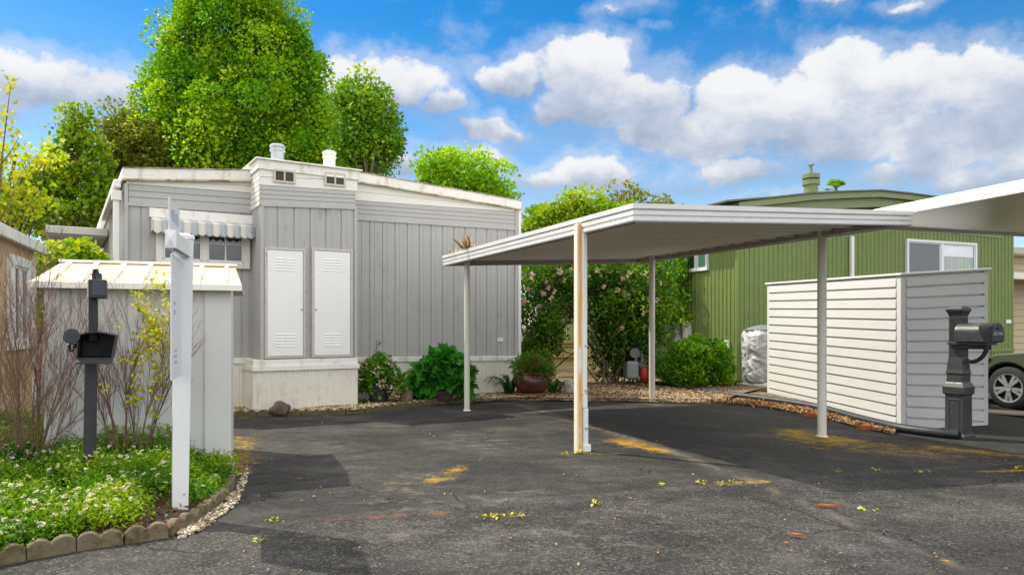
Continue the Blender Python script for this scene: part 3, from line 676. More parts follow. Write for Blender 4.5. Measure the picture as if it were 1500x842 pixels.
for i in range(k+1):
    y = .03+i*pit
    for f, h in ((0, 0), (.03, -.045), (.13, -.045), (.16, 0), (.52, 0), (.54, .03), (.60, .03), (.62, 0)): pts.append((y+f*pit, h))
pts = [(y, h) for y, h in pts if y < D-.03]
for (y0, h0), (y1, h1) in zip(pts, pts[1:]):
    m.quad((.01, y0, zs(.01)+h0), (W-.01, y0, zs(W)+h0), (W-.01, y1, zs(W)+h1), (.01, y1, zs(.01)+h1))
m.quad((.0, .0, zr(0)+FH-.012), (W, 0, zr(W)+FH-.012), (W, D, zr(W)+FH-.012), (0, D, zr(0)+FH-.012))
m.build('roof_deck', SOFFIT, cp, fix=False)
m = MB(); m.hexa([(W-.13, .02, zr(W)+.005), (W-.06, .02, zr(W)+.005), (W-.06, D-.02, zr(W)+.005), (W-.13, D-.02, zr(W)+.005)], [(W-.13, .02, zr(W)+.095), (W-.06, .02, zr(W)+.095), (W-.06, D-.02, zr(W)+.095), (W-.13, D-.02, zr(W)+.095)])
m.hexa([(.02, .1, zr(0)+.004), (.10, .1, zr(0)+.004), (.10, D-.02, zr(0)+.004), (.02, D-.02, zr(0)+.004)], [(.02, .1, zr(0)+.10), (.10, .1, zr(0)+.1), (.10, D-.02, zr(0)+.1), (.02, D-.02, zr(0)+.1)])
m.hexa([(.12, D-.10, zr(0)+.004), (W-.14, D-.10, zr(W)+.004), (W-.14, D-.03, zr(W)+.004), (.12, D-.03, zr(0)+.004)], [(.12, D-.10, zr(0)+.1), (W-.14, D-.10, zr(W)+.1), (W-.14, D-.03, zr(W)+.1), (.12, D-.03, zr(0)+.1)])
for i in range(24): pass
m.each('fascia_shade_strip', STRIP_SHADE, cp, bev=.006)  # strips added to carry the fascia's inner shade in their colour

cinv = Matrix.Rotation(-ang, 3, 'Z')
def cpl(wv): q = cinv @ Vector((wv.x-CP0.x, wv.y-CP0.y, 0)); return q.x, q.y
def post(u, v, r, x=None):
    px, py = cpl(G(u, v)); wp = G(u, v)
    if x is not None: px = x
    m = MB(); zt = zr(px)+.10; z0 = wp.z-.02
    m.tube([(px, py, z0), (px, py, zt)], r, 20)
    p = m.build('post', POST, cp, auto=40)
    m = MB(); m.lathe([(r*1.35, 0), (r*1.35, .012), (r*1.08, .02)], 20, (px, py, wp.z-.004)); m.build('foot', RUSTPOST, p, auto=40)
    return px, py
post(684, 601, .043); post(1204, 639, .054); post(955, 588, .050)
pf = G(848, 660); px, py = cpl(pf)
m = MB(); o = bpy.data.objects
m.box(-.029, .029, -.036, .036, -.02, zr(px)+.1)
fp = m.build('post', RUSTPOST, cp, bev=.012, seg=3); fp.location = (px-.012, py, pf.z); fp['label'] = 'square cream post with a long orange rust streak'
fp.data.transform(Matrix.Translation((0, 0, 0)))
m = MB(); qx, qy = cpl(G(854.5, 660)); qy -= .01
prof2 = [(-.023, -.033), (.023, -.033), (.026, 0), (.023, .033), (-.023, .033), (-.026, 0)]
for z0, z1, dx in ((0.0, .44, .012), (.44, .58, .004), (.58, zr(px)+.06, 0)):
    m.prism([(qx+dx+a, qy+b, z0-.01) for a, b in prof2], (0 if z0 != .44 else 0, 0, z1-z0))
m.box(qx-.02, qx+.06, qy-.045, qy+.04, -.01, .07)
ds = m.build('downspout', WHITE, cp, bev=.008)
m = MB()
for z in (.22, .60, 1.05):
    m.box(qx-.008, qx+.022, qy-.044, qy-.034, z, z+.02)
m.each('bolt', STEEL, ds)
# dry grass growing in the roof gutter
def tuft(name, label, pos, n, h, rnd=.5):
    t = np.array([pos]*n)+RNG.normal(0, .03, (n, 3))*np.array([1.6, 1, .1]); outd = RNG.normal(0, 1, (n, 3))*np.array([.6, .4, .1])+np.array([0, 0, 1.0])
    return tag(leafobj(name, t, outd, h, L_DRY, None, .09, 0, .25), label, 'grass tuft', 'dry grass in the carport gutter')
for (u, v, yy, nn, h, lab) in ((703, 358, 0, 26, .20, 'larger tuft of dry straw-coloured grass growing on the far left edge of the carport roof'), (672, 364, 0, 9, .13, 'thin wisp of dry grass nearest the far left corner of the carport roof')):
    t = (u-650)/(928-650); q = CP0+car_e2*(D*(1-t)*.985); tuft('dry_grass_tuft', lab, (q.x+.02, q.y, 2.18+FH-.015), nn, h)
# ================================================================== GREEN MOBILE HOME
GH = Pl(4.80, 15.0, 22.2); GS = Pl(4.80, 15.0, 112.2)
gh = thing('mobile_home', 'green mobile home with vertical ribbed siding and low curved roof behind the white slatted shed', 'mobile home', (GH.o[0], GH.o[1], 0), GH.a)
gw = GH.x(1485); GR = [(0, 0), (.08, .018), (.34, .018), (.42, 0)]
arc_px = [(1083, 296), (1130, 290.5), (1190, 284), (1240, 281.5), (1290, 280), (1330, 284), (1375, 290), (1430, 297.5), (1488, 305)]
arc = [(GH.x(u, -.35), GH.z(u, v, -.35)) for u, v in arc_px]
def arcz(x):
    for (a, za), (b, zb_) in zip(arc, arc[1:]):
        if x <= b: return za+(zb_-za)*(x-a)/(b-a)
    return arc[-1][1]
m = MB(); ribs(m, 0, gw, 0, C_(.66), lambda x: arcz(x)-.25, .13, GR)
T = lambda x, y, z: (-y if False else y, x, z); ribs(m, 0, 10, 0, C_(.66), C_(3.45), .13, GR, 0, lambda x, y, z: (y, x, z))
m.quad((gw, 0, -.1), (gw, 10, -.1), (gw, 10, 3.4), (gw, 0, 3.4))
m.build('wall', GREEN, gh, fix=False)
m = MB(); ribs(m, 0, gw, .0, C_(-.2), C_(.62), .13, GR); ribs(m, 0, 10, 0, C_(-.2), C_(.62), .13, GR, 0, lambda x, y, z: (y, x, z))
m.box(-.03, gw, -.03, -.0, .62, .67); m.box(-.03, .0, -.03, 10, .62, .67); m.build('skirting', GREEN, gh, fix=False)
m = MB()                                         # layered gable fascia under the curved roof
for lo, hi, y0 in ((-.13, .0, -.35), (-.34, -.13, -.26), (-.72, -.34, -.02)):
    for (a, za), (b, zb_) in zip(arc, arc[1:]):
        m.hexa([(a, y0, max(3.3, za+lo) if lo < -.5 else za+lo), (b, y0, max(3.3, zb_+lo) if lo < -.5 else zb_+lo), (b, .3, max(3.3, zb_+lo) if lo < -.5 else zb_+lo), (a, .3, max(3.3, za+lo) if lo < -.5 else za+lo)],
               [(a, y0, za+hi-.004), (b, y0, zb_+hi-.004), (b, .3, zb_+hi-.004), (a, .3, za+hi-.004)])
m.build('gable_fascia', GREEN_TRIM, gh)
m = MB()
for (a, za), (b, zb_) in zip(arc, arc[1:]):
    a2 = a-.35 if a == arc[0][0] else a; z2 = za-.02 if a == arc[0][0] else za
    m.hexa([(a2, -.38, z2), (b, -.38, zb_), (b, 10.3, zb_), (a2, 10.3, z2)], [(a2, -.38, z2+.035), (b, -.38, zb_+.035), (b, 10.3, zb_+.035), (a2, 10.3, z2+.035)])
m.build('roof', plain('dark_roof_edge', (.10, .11, .08), .7), gh)
m = MB(); m.box(-.10, -.02, -.05, .03, .1, 3.4); m.box(.0, .05, -.035, .0, .62, 3.3); m.build('downspout', GREEN, gh, bev=.012)
m = MB(); x = GH.x(1245); m.box(x-.045, x+.045, -.09, -.02, .2, 3.3); m.build('downspout', WHITE, gh, bev=.01)
# sliding window on the front
def window(plane, T, x0, x1, z0, z1, parent, panes, fw=.06, mid=.045):
    m = MB()
    def bx(a, b, y0, y1, c, d):
        vs = [T(x, y, z) for z in (c, d) for y in (y0, y1) for x in (a, b)]
        m.add(vs, ((0, 2, 3, 1), (4, 5, 7, 6), (0, 1, 5, 4), (2, 6, 7, 3), (0, 4, 6, 2), (1, 3, 7, 5)))
    for q in ((x0, x0+fw, z0, z1), (x1-fw, x1, z0, z1), (x0+fw, x1-fw, z1-fw, z1), (x0+fw, x1-fw, z0, z0+fw)): bx(q[0], q[1], -.07, -.002, q[2], q[3])
    xm = x0+(x1-x0)*.49
    w_ = m.build('window', PVC, parent, bev=.006)
    m = MB()
    bx(xm-mid*.7, xm+mid*.7, -.06, -.02, z0+fw, z1-fw)
    for a, b in ((x0+fw, xm-mid), (xm+mid, x1-fw)):
        s_ = .028
        for q in ((a, a+s_, z0+fw, z1-fw), (b-s_, b, z0+fw, z1-fw), (a+s_, b-s_, z1-fw-s_, z1-fw), (a+s_, b-s_, z0+fw, z0+fw+s_)): bx(q[0], q[1], -.048, -.026, q[2], q[3])
    m.build('sash', PVC, w_, bev=.003)
    for (a, b), mt in zip(((x0+fw, xm-mid), (xm+mid, x1-fw)), panes):
        m = MB(); bx(a+.028, b-.028, -.036, -.03, z0+fw+.028, z1-fw-.028); m.build('pane', mt, w_)
    return w_
nn = NT('insect_screen'); wv = nn.n('ShaderNodeTexWave', bands_direction='Z'); nn.put(wv.inputs['Vector'], nn.pos()); wv.inputs['Scale'].default_value = 14
SCREEN = nn.done(nn.pbr(nn.ramp(wv.outputs[0], [(.3, (.13, .14, .15)), (.7, (.20, .21, .22))]), .6))
nn = NT('clear_glass'); gls = nn.n('ShaderNodeBsdfGlossy'); gls.inputs['Roughness'].default_value = .03; trn = nn.n('ShaderNodeBsdfTransparent'); fr_ = nn.n('ShaderNodeFresnel'); fr_.inputs[0].default_value = 1.6; mxs = nn.n('ShaderNodeMixShader'); mxs.inputs[0].default_value = .14; nn.t.links.new(trn.outputs[0], mxs.inputs[1]); nn.t.links.new(gls.outputs[0], mxs.inputs[2]); CLEAR = nn.done(mxs.outputs[0])
nn = NT('painted_reflection'); REFL = nn.done(nn.pbr(nn.ramp(nn.noise(nn.pos(), 4.5, 4, .6), [(.36, (.16, .24, .22)), (.5, (.22, .30, .22)), (.6, (.30, .38, .08)), (.72, (.52, .50, .14))]), .9))  # blue-green and yellow-green of the pane's reflection put into colour
window(GH, lambda x, y, z: (x, y, z), GH.x(1325.5), GH.x(1428), .95, GH.z(1325, 350), gh, (SCREEN, CLEAR))
wx0, wx1, wz = GH.x(1380), GH.x(1424), GH.z(1325, 350)
m = MB(); m.box(wx0, wx1, -.028, -.024, wz-.36, wz-.06); m.build('reflection_strip', PVC, bpy.data.objects['window.001'])  # added pale strip in place of the pane's bright reflected top
m = MB(); ribs(m, wx0, wx1, -.012, C_(1.0), C_(wz-.34), .09, [(0, 0), (.25, .008), (.5, .0), (.75, .005)]); m.build('reflection_sheet', REFL, bpy.data.objects['window.001'], fix=False)  # added sheet behind the pane, carrying the painted reflection
zt_, zb_ = GS.z(1026, 330), GS.z(1026, 397.5)
window(GS, lambda x, y, z: (-.0+y, x, z), GS.x(1039), GS.x(1005), zb_, zb_+1.05, gh, (GLASS_GREEN, GLASS))
window(GS, lambda x, y, z: (-.0+y, x, z), GS.x(1001), GS.x(975), GS.z(1001, 419), GS.z(1001, 419)+1.2, gh, (GLASS, GLASS))
# two-tier roof vent stack
def zroof(x): return arcz(x)+.03
x = GH.x(1188, 1.2); Yv = GH.w(x, 1.2)[1]; sc = Yv/F; zb_ = CH-(281-HV)*sc; zt = CH-(239.5-HV)*sc; m = MB()
m.lathe([(10*sc, -.3), (10*sc, 9*sc), (12.3*sc, 9.5*sc), (12.3*sc, 16*sc), (9*sc, 16.5*sc), (9*sc, 18.5*sc), (12.5*sc, 19*sc), (12.5*sc, 25*sc), (6*sc, 26.5*sc), (2.4*sc, 27*sc), (2.2*sc, 37*sc), (2.9*sc, 38*sc), (2.9*sc, 40*sc), (.5*sc, 41*sc)], 24, (x, 1.2, zb_))
m.tube([(x-4.5*sc, 1.2, zb_+38.2*sc), (x+1.2*sc, 1.2, zb_+39*sc), (x+3.4*sc, 1.2, zb_+41*sc)], [1.6*sc, 2.3*sc, 2.4*sc], 10)
m.build('vent_stack', GREEN_TRIM, gh, auto=35)
m = MB(); x = GH.x(1280, 2.); m.lathe([(.36, -.05), (.36, .05), (.30, .11), (.12, .15)], 20, (x, 2., arcz(x)+.0)); m.build('skylight', WHITE, gh, smooth=True)
m = MB(); p0 = GH.pt(1098, 482); m.box(p0[0]-.07, p0[0]+.07, -.035, -.018, p0[2]-.03, p0[2]+.035)
p0 = GH.pt(1476, 471); m.box(p0[0]-.10, p0[0]+.10, -.035, -.018, p0[2]-.05, p0[2]+.05); m.each('plate', WHITE, gh, bev=.01)
# meter cabinet and round electric meter on the side wall
mx0, mx1, mz0, mz1 = GS.x(1015), GS.x(996), GS.z(1005, 497), GS.z(1005, 470)
m = MB(); m.box(-.16, -.02, mx0, mx1, mz0-.25, mz1); mc = m.build('meter_cabinet', ALU, gh, bev=.02)
m = MB(); p0 = GS.pt(988, 489); m.tube([(-.05, p0[0], p0[2]-.03), (-.30, p0[0], p0[2]-.03)], .15, 24); m.tube([(-.30, p0[0], p0[2]-.03), (-.36, p0[0], p0[2]-.03)], [.13, .09], 24); m.build('electric_meter', paint('meter_case', (.42, .36, .33), .3, .3, (.15, .10, .08), .7, (.5, .6), 8), gh, auto=40)
m = MB(); p0 = GS.pt(1064, 508); m.box(-.06, -.02, p0[0]-.14, p0[0]+.05, p0[2]-.16, p0[2]+.14); m.build('notice_plate', WHITE, gh, bev=.006)
# ================================================================== WHITE SLATTED SHED
pf = G(1320, 627); SF = Pl(pf.x, pf.y, 13.5); SL = Pl(pf.x, pf.y, 103.5)
sd = thing('storage_shed', 'white storage shed clad in horizontal slats with thin sloping lid behind the charcoal mailbox', 'shed', (pf.x, pf.y, 0), SF.a)
sx1 = SF.x(1443); sl1 = SL.x(1127)
zT = SF.line((1320, 404), (1443, 396)); zB = SF.line((1320, 625), (1443, 633)); zTs = SL.line((1320, 404), (1127, 417)); zBs = SL.line((1320, 625), (1127, 578))
m = MB(); laps(m, .05, sx1-.05, 0, lambda x: zB(x)-.0, zT, 14, .045, rec=.83); laps(m, .05, sl1-.04, 0, zBs, zTs, 14, .045, 0, lambda x, y, z: (y, x, z), .83)
m.quad((sx1, 0, zB(sx1)), (sx1, sl1, zBs(sl1)), (sx1, sl1, zTs(sl1)), (sx1, 0, zT(sx1))); m.quad((0, sl1, zBs(sl1)), (sx1, sl1, zBs(sl1)), (sx1, sl1, zTs(sl1)), (0, sl1, zTs(sl1)))
m.build('slat_wall', VINYL, sd, fix=False)
m = MB()
def stile(x0, x1, y0, y1, zb_, zt): m.box(x0, x1, y0, y1, zb_, zt)
stile(-.035, .055, -.035, .055, zB(0)-.01, zT(0)); stile(sx1-.055, sx1+.02, -.035, .055, zB(sx1)-.01, zT(sx1)); stile(-.035, .03, sl1-.05, sl1+.02, zBs(sl1)-.01, zTs(sl1))
xs_ = SL.x(1210); stile(-.034, .03, xs_-.045, xs_+.045, zBs(xs_)-.01, zTs(xs_)); m.each('corner_post', VINYL, sd, bev=.006)
m = MB(); o_ = .06; e = .03
A = [(-o_, -o_, zT(0)+.0), (sx1+o_, -o_, zT(sx1)+.0), (sx1+o_, sl1+o_, zTs(sl1)+.05), (-o_, sl1+o_, zTs(sl1)+.0)]
m.hexa(A, [(p[0], p[1], p[2]+.035) for p in A]); m.build('lid', VINYL, sd, bev=.008)
m = MB(); p0 = SF.pt(1436, 401); m.box(sx1-.16, sx1-.07, -.034, -.028, zT(sx1)-.085, zT(sx1)-.045); m.each('plate', TRIM_TAN, sd)
# ================================================================== PALE GREY SHED (front left)
pf = Vector((-2.425, 6.10, 0)); GSd = Pl(pf.x, pf.y, 20.0)
gs = thing('storage_shed', 'pale grey metal shed with low cream ribbed roof behind the flower bed', 'shed', (pf.x, pf.y, 0), GSd.a)
wid = -(GSd.x(40, -.1)+.10); zE = 1.585; m = MB(); sdp = 1.25
GP = [(0, 0), (.03, -.012), (.06, 0)]
ribs(m, -wid, 0, 0, C_(.0), C_(zE), .40, GP); ribs(m, 0, sdp, 0, C_(0), C_(zE), .40, GP, 0, lambda x, y, z: (0-y, x, z)); ribs(m, 0, sdp, 0, C_(0), C_(zE), .40, GP, 0, lambda x, y, z: (-wid+y, x, z))
m.quad((-wid, sdp, 0), (0, sdp, 0), (0, sdp, zE), (-wid, sdp, zE)); m.build('wall', SHEDGREY, gs, fix=False)
m = MB(); m.box(-.20, .012, -.022, .03, -.01, zE); m.box(-wid-.01, -wid+.1, -.022, .03, 0, zE); m.box(-.02, .035, -.01, .06, -.02, .12); m.each('corner_panel', SHEDGREY, gs, bev=.006)
ov = .10; zR = zE+.20; m = MB()
for s_ in (0, 1):
    y0, y1 = (-ov, sdp*.5) if s_ == 0 else (sdp+ov, sdp*.5)
    m.hexa([(-wid-ov, y0, zE-.02), (ov, y0, zE-.02), (ov-.07, y1, zR), (-wid-ov+.07, y1, zR)], [(-wid-ov, y0, zE+.005), (ov, y0, zE+.005), (ov-.07, y1, zR+.025), (-wid-ov+.07, y1, zR+.025)])
RUSTROOF = paint('rust_bled_roof', (.74, .67, .52), .55, .12, (.50, .29, .10), .75, (.43, .57), 2.2, 2)
rf = m.build('roof', RUSTROOF, gs)
m = MB()
for i in range(7):
    x = -wid-ov+.14+i*(wid+2*ov-.28)/6
    m.hexa([(x-.02, -ov-.004, zE+.004), (x+.02, -ov-.004, zE+.004), (x+.02, sdp*.5, zR+.024), (x-.02, sdp*.5, zR+.024)], [(x-.016, -ov-.004, zE+.03), (x+.016, -ov-.004, zE+.03), (x+.016, sdp*.5, zR+.05), (x-.016, sdp*.5, zR+.05)])
m.box(-wid-ov, ov, -ov-.018, -ov-.003, zE-.035, zE+.018); m.box(-wid-ov+.05, ov-.05, sdp*.5-.03, sdp*.5+.03, zR+.026, zR+.05)
m.build('roof_ribs', paint('cream_roof_trim', (.80, .76, .68), .5, .05, (.6, .42, .2), .4, (.55, .7), 4), rf, bev=.004)
m = MB(); m.prism([(.0, .02, zE), (.0, sdp-.02, zE), (0, sdp*.5, zR)], (-.02, 0, 0)); m.prism([(-wid, .02, zE), (-wid, sdp-.02, zE), (-wid, sdp*.5, zR)], (.02, 0, 0)); m.each('gable', SHEDGREY, gs)
# ================================================================== BEIGE HOUSE (far left)
BH = Pl(-6.06, 9.0, 113.4-180)                     # x runs toward the camera
BEIGE = paint('beige_stucco', (.50, .375, .20), .75, .06, (.36, .29, .19), .4, (.55, .7), 1.5)
bh = thing('house', 'beige house with white trimmed window and white eave beside the pale grey shed', 'house', (-6.06, 9.0, 0), BH.a)
m = MB(); m.box(0, 4.1, 0-5.0, 0, -.05, 2.26)
# BH local: +x toward camera, +y toward the viewer's right
m.build('wall', BEIGE, bh)
m = MB(); zf = 2.165
m.hexa([(-.10, .12, zf), (4.3, .12, zf), (4.3, .0, zf+.03), (-.10, .0, zf+.03)], [(-.10, .13, zf+.12), (4.3, .13, zf+.12), (4.3, -.1, zf+.17), (-.10, -.1, zf+.17)])
m.build('eave', WHITE, bh, bev=.01)
m = MB(); m.hexa([(-.10, .10, zf+.125), (4.3, .10, zf+.125), (4.3, -5.2, zf+.7), (-.10, -5.2, zf+.7)], [(-.10, .10, zf+.14), (4.3, .10, zf+.14), (4.3, -5.2, zf+.75), (-.10, -5.2, zf+.75)])
m.build('roof', plain('grey_shingle', (.16, .15, .14), .9, 0, .3, 25), bh)
m = MB(); m.box(-.02, .10, -.05, .022, 0, 2.17); m.each('corner_trim', WHITE, bh, bev=.005)
def bx_of(u):                                    # local x on the wall for an image column
    k = (u-CX)/F; return (k*9.0+6.06)/(cos(BH.a)-k*sin(BH.a))
xa, xb = bx_of(37), bx_of(12); Yw = 9.0+sin(BH.a)*xa; z1 = CH-(382-HV)*Yw/F; z0 = CH-(510-HV)*Yw/F
window(BH, lambda x, y, z: (x, -y, z), min(xa, xb), max(xa, xb)+.1, z0, z1, bh, (GLASS, GLASS), .11)
# ================================================================== TAN HOUSE (far right)
th = thing('house', 'tan house with horizontal clapboards beyond the green home', 'house', (14.0, 20.5, 0), radians(22))
TAN = paint('tan_clapboard', (.52, .43, .27), .65, .06, (.36, .29, .18), .4, (.55, .7), 1.5)
m = MB(); laps(m, -1.6, 9, 0, C_(-.2), C_(3.3), 18, .022); m.box(-1.6, 9, .03, 6, -.2, 3.3); m.build('wall', TAN, th, fix=False)
m = MB(); m.box(-2.0, 9.3, -.5, 6.4, 3.3, 3.5); m.build('roof', plain('tan_roof', (.45, .42, .36), .8), th, bev=.02)
m = MB(); m.box(-1.6, 9, -.9, -.5, 2.55, 2.72); m.box(-1.6, 9, -.5, -.04, 2.64, 2.72); m.build('awning', WHITE, th, bev=.01)
# ================================================================== NEIGHBOUR'S WHITE CARPORT
zc = 2.51; e2 = Vector((-.288, .958)); e1 = Vector((.958, .288)); c0 = Vector((4.47, 7.92))-e2*1.9
nc = thing('carport', 'neighbouring smooth white carport roof reaching over the olive car and the white shed', 'carport', (c0.x, c0.y, 0), math.atan2(e1.y, e1.x))
ND = 1.9+1.05; NW = 6.2
m = MB(); m.box(0, NW, 0, ND, zc+.02, zc+.105); 
DECKW = NT('satin_soffit'); DECKW = DECKW.done(DECKW.pbr((.72, .70, .62), .28, 0, None, .5))
m.build('roof_deck', DECKW, nc)
m = MB()
m.box(-.03, -.0, -.03, ND+.03, zc, zc+.125); m.box(NW, NW+.03, -.03, ND+.03, zc, zc+.125); m.box(0, NW, -.03, 0, zc, zc+.125); m.box(0, NW, ND, ND+.03, zc-.02, zc+.125)
m.each('fascia', WHITE, nc, bev=.006)
for (x, y) in ((5.9, .6), (5.9, ND-.5), (.10, .15)):
    q = c0+e1*x+e2*y; z = g(q.x, q.y); m = MB(); m.box(x-.05, x+.05, y-.05, y+.05, z-.02, zc+.03); m.build('post', POST, nc, bev=.01)
# ================================================================== MAILBOX (right)
pm = G(1404, 641); mb_ = thing('mailbox', 'charcoal arched mailbox on a panelled decorative post in front of the white shed', 'mailbox', pm, radians(30))
k = pm.y/F; r = lambda px: px*k
hgt = r(190); m = MB()
m.lathe([(r(22), -.03), (r(22), .04), (r(19.5), .055), (r(18), .07), (r(17.5), r(63)), (r(21), r(65)), (r(21.5), r(75)), (r(18), r(80)), (r(16), r(82)), (r(15.5), r(92)), (r(17), r(95)), (r(15.5), r(100)), (r(14), r(113)), (r(13), r(118)), (r(12.6), r(178)), (r(15), r(183)), (r(17), r(186)), (r(17), r(189)), (r(12), r(192))], 4, (0, 0, 0), 0, True, False)
post_ = None
for a in range(4):
    R = Matrix.Rotation(a*pi/2, 3, 'Z')
    w_ = r(17.7)*cos(pi/4)
    for (x0, x1, z0, z1) in ((-r(8), -r(6.5), r(12), r(56)), (r(6.5), r(8), r(12), r(56)), (-r(8), r(8), r(56), r(57.5)), (-r(8), r(8), r(10.5), r(12))):
        m.box(x0, x1, -w_-.006, -w_+.01, z0, z1, 0, R.to_4x4())
    w2 = r(12.8)*cos(pi/4)
    for i in range(-2, 3): m.box(i*r(3.2)-r(.8), i*r(3.2)+r(.8), -w2-.005, -w2+.01, r(120), r(176), 0, R.to_4x4())
m.build('post', CHAR, mb_, bev=.004)
bd = thing('box_body', None, None, (-.04, -.0, r(141)), 0.0); bd.parent = mb_
# body local: length along -y (door at -y), width x
Lb, Wb, Hb = .44, .30, r(27); m = MB()
arch = [(-Wb/2, 0)]+[(Wb/2*cos(pi-pi*i/14), Hb-Wb/2+.02+(Wb/2-.02)*sin(pi-pi*i/14)*1.0) for i in range(15)]+[(Wb/2, 0)]
m.prism([(x, -.04, z) for x, z in arch], (0, -Lb, 0))
bo = m.build('body', CHAR, bd, auto=45); bo.modifiers.new('b', 'BEVEL').width = .006
# keep to thing > part > sub-part: the body mesh is the part, its door and lettering are sub-parts
bo.parent = mb_; bo.location = bd.location; bo.rotation_euler = bd.rotation_euler; bpy.data.objects.remove(bd); bo.name = 'box'
m = MB(); m.prism([(x*.93, -.04-Lb-.012, .012+z*.95) for x, z in arch], (0, .014, 0)); dr = m.build('door', BLACK, bo, auto=45)
m = MB(); m.prism([(x*1.05, -.04-Lb+.02, -.006+z*1.03) for x, z in arch], (0, .03, 0)); m.build('rim', CHAR, bo, auto=45)
m = MB(); m.tube([(-.03, -.04-Lb-.02, Hb*.72), (.03, -.04-Lb-.02, Hb*.72)], .012, 8); m.build('pull', CHAR, bo)
fc = bpy.data.curves.new('lettering', 'FONT'); fc.body = 'US.MAIL'; fc.size = .062; fc.align_x = 'CENTER'; fc.extrude = .001
fo = bpy.data.objects.new('lettering', fc); COL.objects.link(fo)
dg = bpy.context.evaluated_depsgraph_get(); me = bpy.data.meshes.new_from_object(fo.evaluated_get(dg)); bpy.data.objects.remove(fo)
lt = bpy.data.objects.new('lettering', me); COL.objects.link(lt); me.materials.clear(); me.materials.append(plain('grey_lettering', (.55, .56, .58), .5)); lt.parent = bo
lt.rotation_euler = (pi/2, 0, 0); lt.location = (0, -.04-Lb-.0145, Hb*.36)
m = MB(); m.tube([(-.10, -.06, r(134)), (.06, -.36, r(134))], r(3.6), 12); m.tube([(.045, -.33, r(134)), (.062, -.363, r(134))], r(4.3), 12)
m.box(-.15, .08, -.42, .06, r(136.5), r(140.5))
m.build('shelf', CHAR, mb_, bev=.004)
m = MB(); arcp = [(.0, -.34+r(22)*(1-cos(t)), r(136)-r(24)*sin(t)) for t in [i*pi/2/8 for i in range(9)]]
m.tube([(p[0], p[1], p[2]) for p in arcp], r(3), 8); m.tube([(r(4), -.09, r(100)), (r(4), -.09, r(116))], r(3), 8); m.build('bracket', BLACK, mb_)
# ================================================================== MAILBOX (left)
yb = 4.85; pb = P(131, 690, yb); pb.z = .08
ml = thing('mailbox', 'open black metal mailbox on a black square post among white daisies', 'mailbox', pb, radians(27))
k = yb/F; zz = lambda v: CH-(v-HV)*k-pb.z; xx = lambda u: (u-131)*k*.87
m = MB(); m.hexa([(xx(121), -.05, -.1), (xx(140), -.05, -.1), (xx(140), .05, -.1), (xx(121), .05, -.1)], [(xx(125), -.05, zz(528)), (xx(142), -.05, zz(528)), (xx(142), .05, zz(528)), (xx(125), .05, zz(528))])
m.box(xx(128.5), xx(142), .06, .12, zz(500), zz(436)); m.tube([(xx(138.5), .045, zz(484)), (xx(138.5), .045, zz(438))], .012, 8); m.build('post', BLACKMET, ml, bev=.006)
A = [(xx(114.5), zz(524)), (xx(117), zz(490)), (xx(128), zz(486)), (xx(143), zz(484.5)), (xx(158), zz(487)), (xx(172.5), zz(490.5)), (xx(166), zz(525))]
m = MB(); n0 = len(A); ins = [(x+(xx(143)-x)*.07, z+(zz(506)-z)*.09) for x, z in A]; dpt = .40
vs = [(x, -.16, z) for x, z in A]+[(x, -.16+dpt, z) for x, z in A]+[(x, -.16, z) for x, z in ins]+[(x, -.16+dpt-.02, z) for x, z in ins]
fs = []
for i in range(n0):
    j = (i+1) % n0; fs += [(i, j, n0+j, n0+i), (2*n0+j, 2*n0+i, 3*n0+i, 3*n0+j), (j, i, 2*n0+i, 2*n0+j)]
fs += [tuple(range(n0, 2*n0)), tuple(range(4*n0-1, 3*n0-1, -1))]
m.add(vs, fs); box = m.build('box', [BLACKMET], ml, fix=False)
m = MB(); m.prism([(xx(116), -.165, zz(524)), (xx(168), -.165, zz(525)), (xx(163), -.20, zz(530)), (xx(114), -.20, zz(529))], (0, 0, -.008)); m.build('door_flap', BLACKMET, box)
m = MB(); m.tube([(xx(110), -.20, zz(491)), (xx(106.5), -.12, zz(493))], [.047, .044], 20); m.tube([(xx(110), -.204, zz(491)), (xx(110), -.207, zz(491))], .036, 20)
m.tube([(xx(107.5), -.1, zz(501)), (xx(104), -.1, zz(506)), (xx(105), -.1, zz(512)), (xx(109), -.1, zz(513)), (xx(112), -.1, zz(508)), (xx(112), -.1, zz(502))], .011, 8)
m.tube([(xx(108), -.12, zz(497)), (xx(117), -.06, zz(500))], .012, 8); m.build('reflector', BLACK, ml, auto=40)
m = MB(); m.box(xx(131), xx(157), -.10, .08, zz(437), zz(410)); lan = m.build('lantern', BLACKMET, ml, bev=.006)
m = MB(); m.box(xx(136), xx(156), -.106, -.10, zz(433), zz(412)); m.build('panel', plain('dark_blue_panel', (.02, .03, .05), .25), lan)
m = MB(); m.box(xx(129.3), xx(130.9), -.09, .07, zz(436), zz(411)); m.build('side_glass', plain('cream_glass', (.62, .56, .42), .4), lan)
m = MB(); m.tube([(xx(138), 0, zz(411)), (xx(137), 0, zz(402)), (xx(138.5), 0, zz(395)), (xx(141), 0, zz(394)), (xx(142.5), 0, zz(398)), (xx(142), 0, zz(404))], .012, 8); m.tube([(xx(145), -.02, zz(411)), (xx(145.5), -.02, zz(400))], [.022, .016], 8); m.build('hook', BLACKMET, lan)
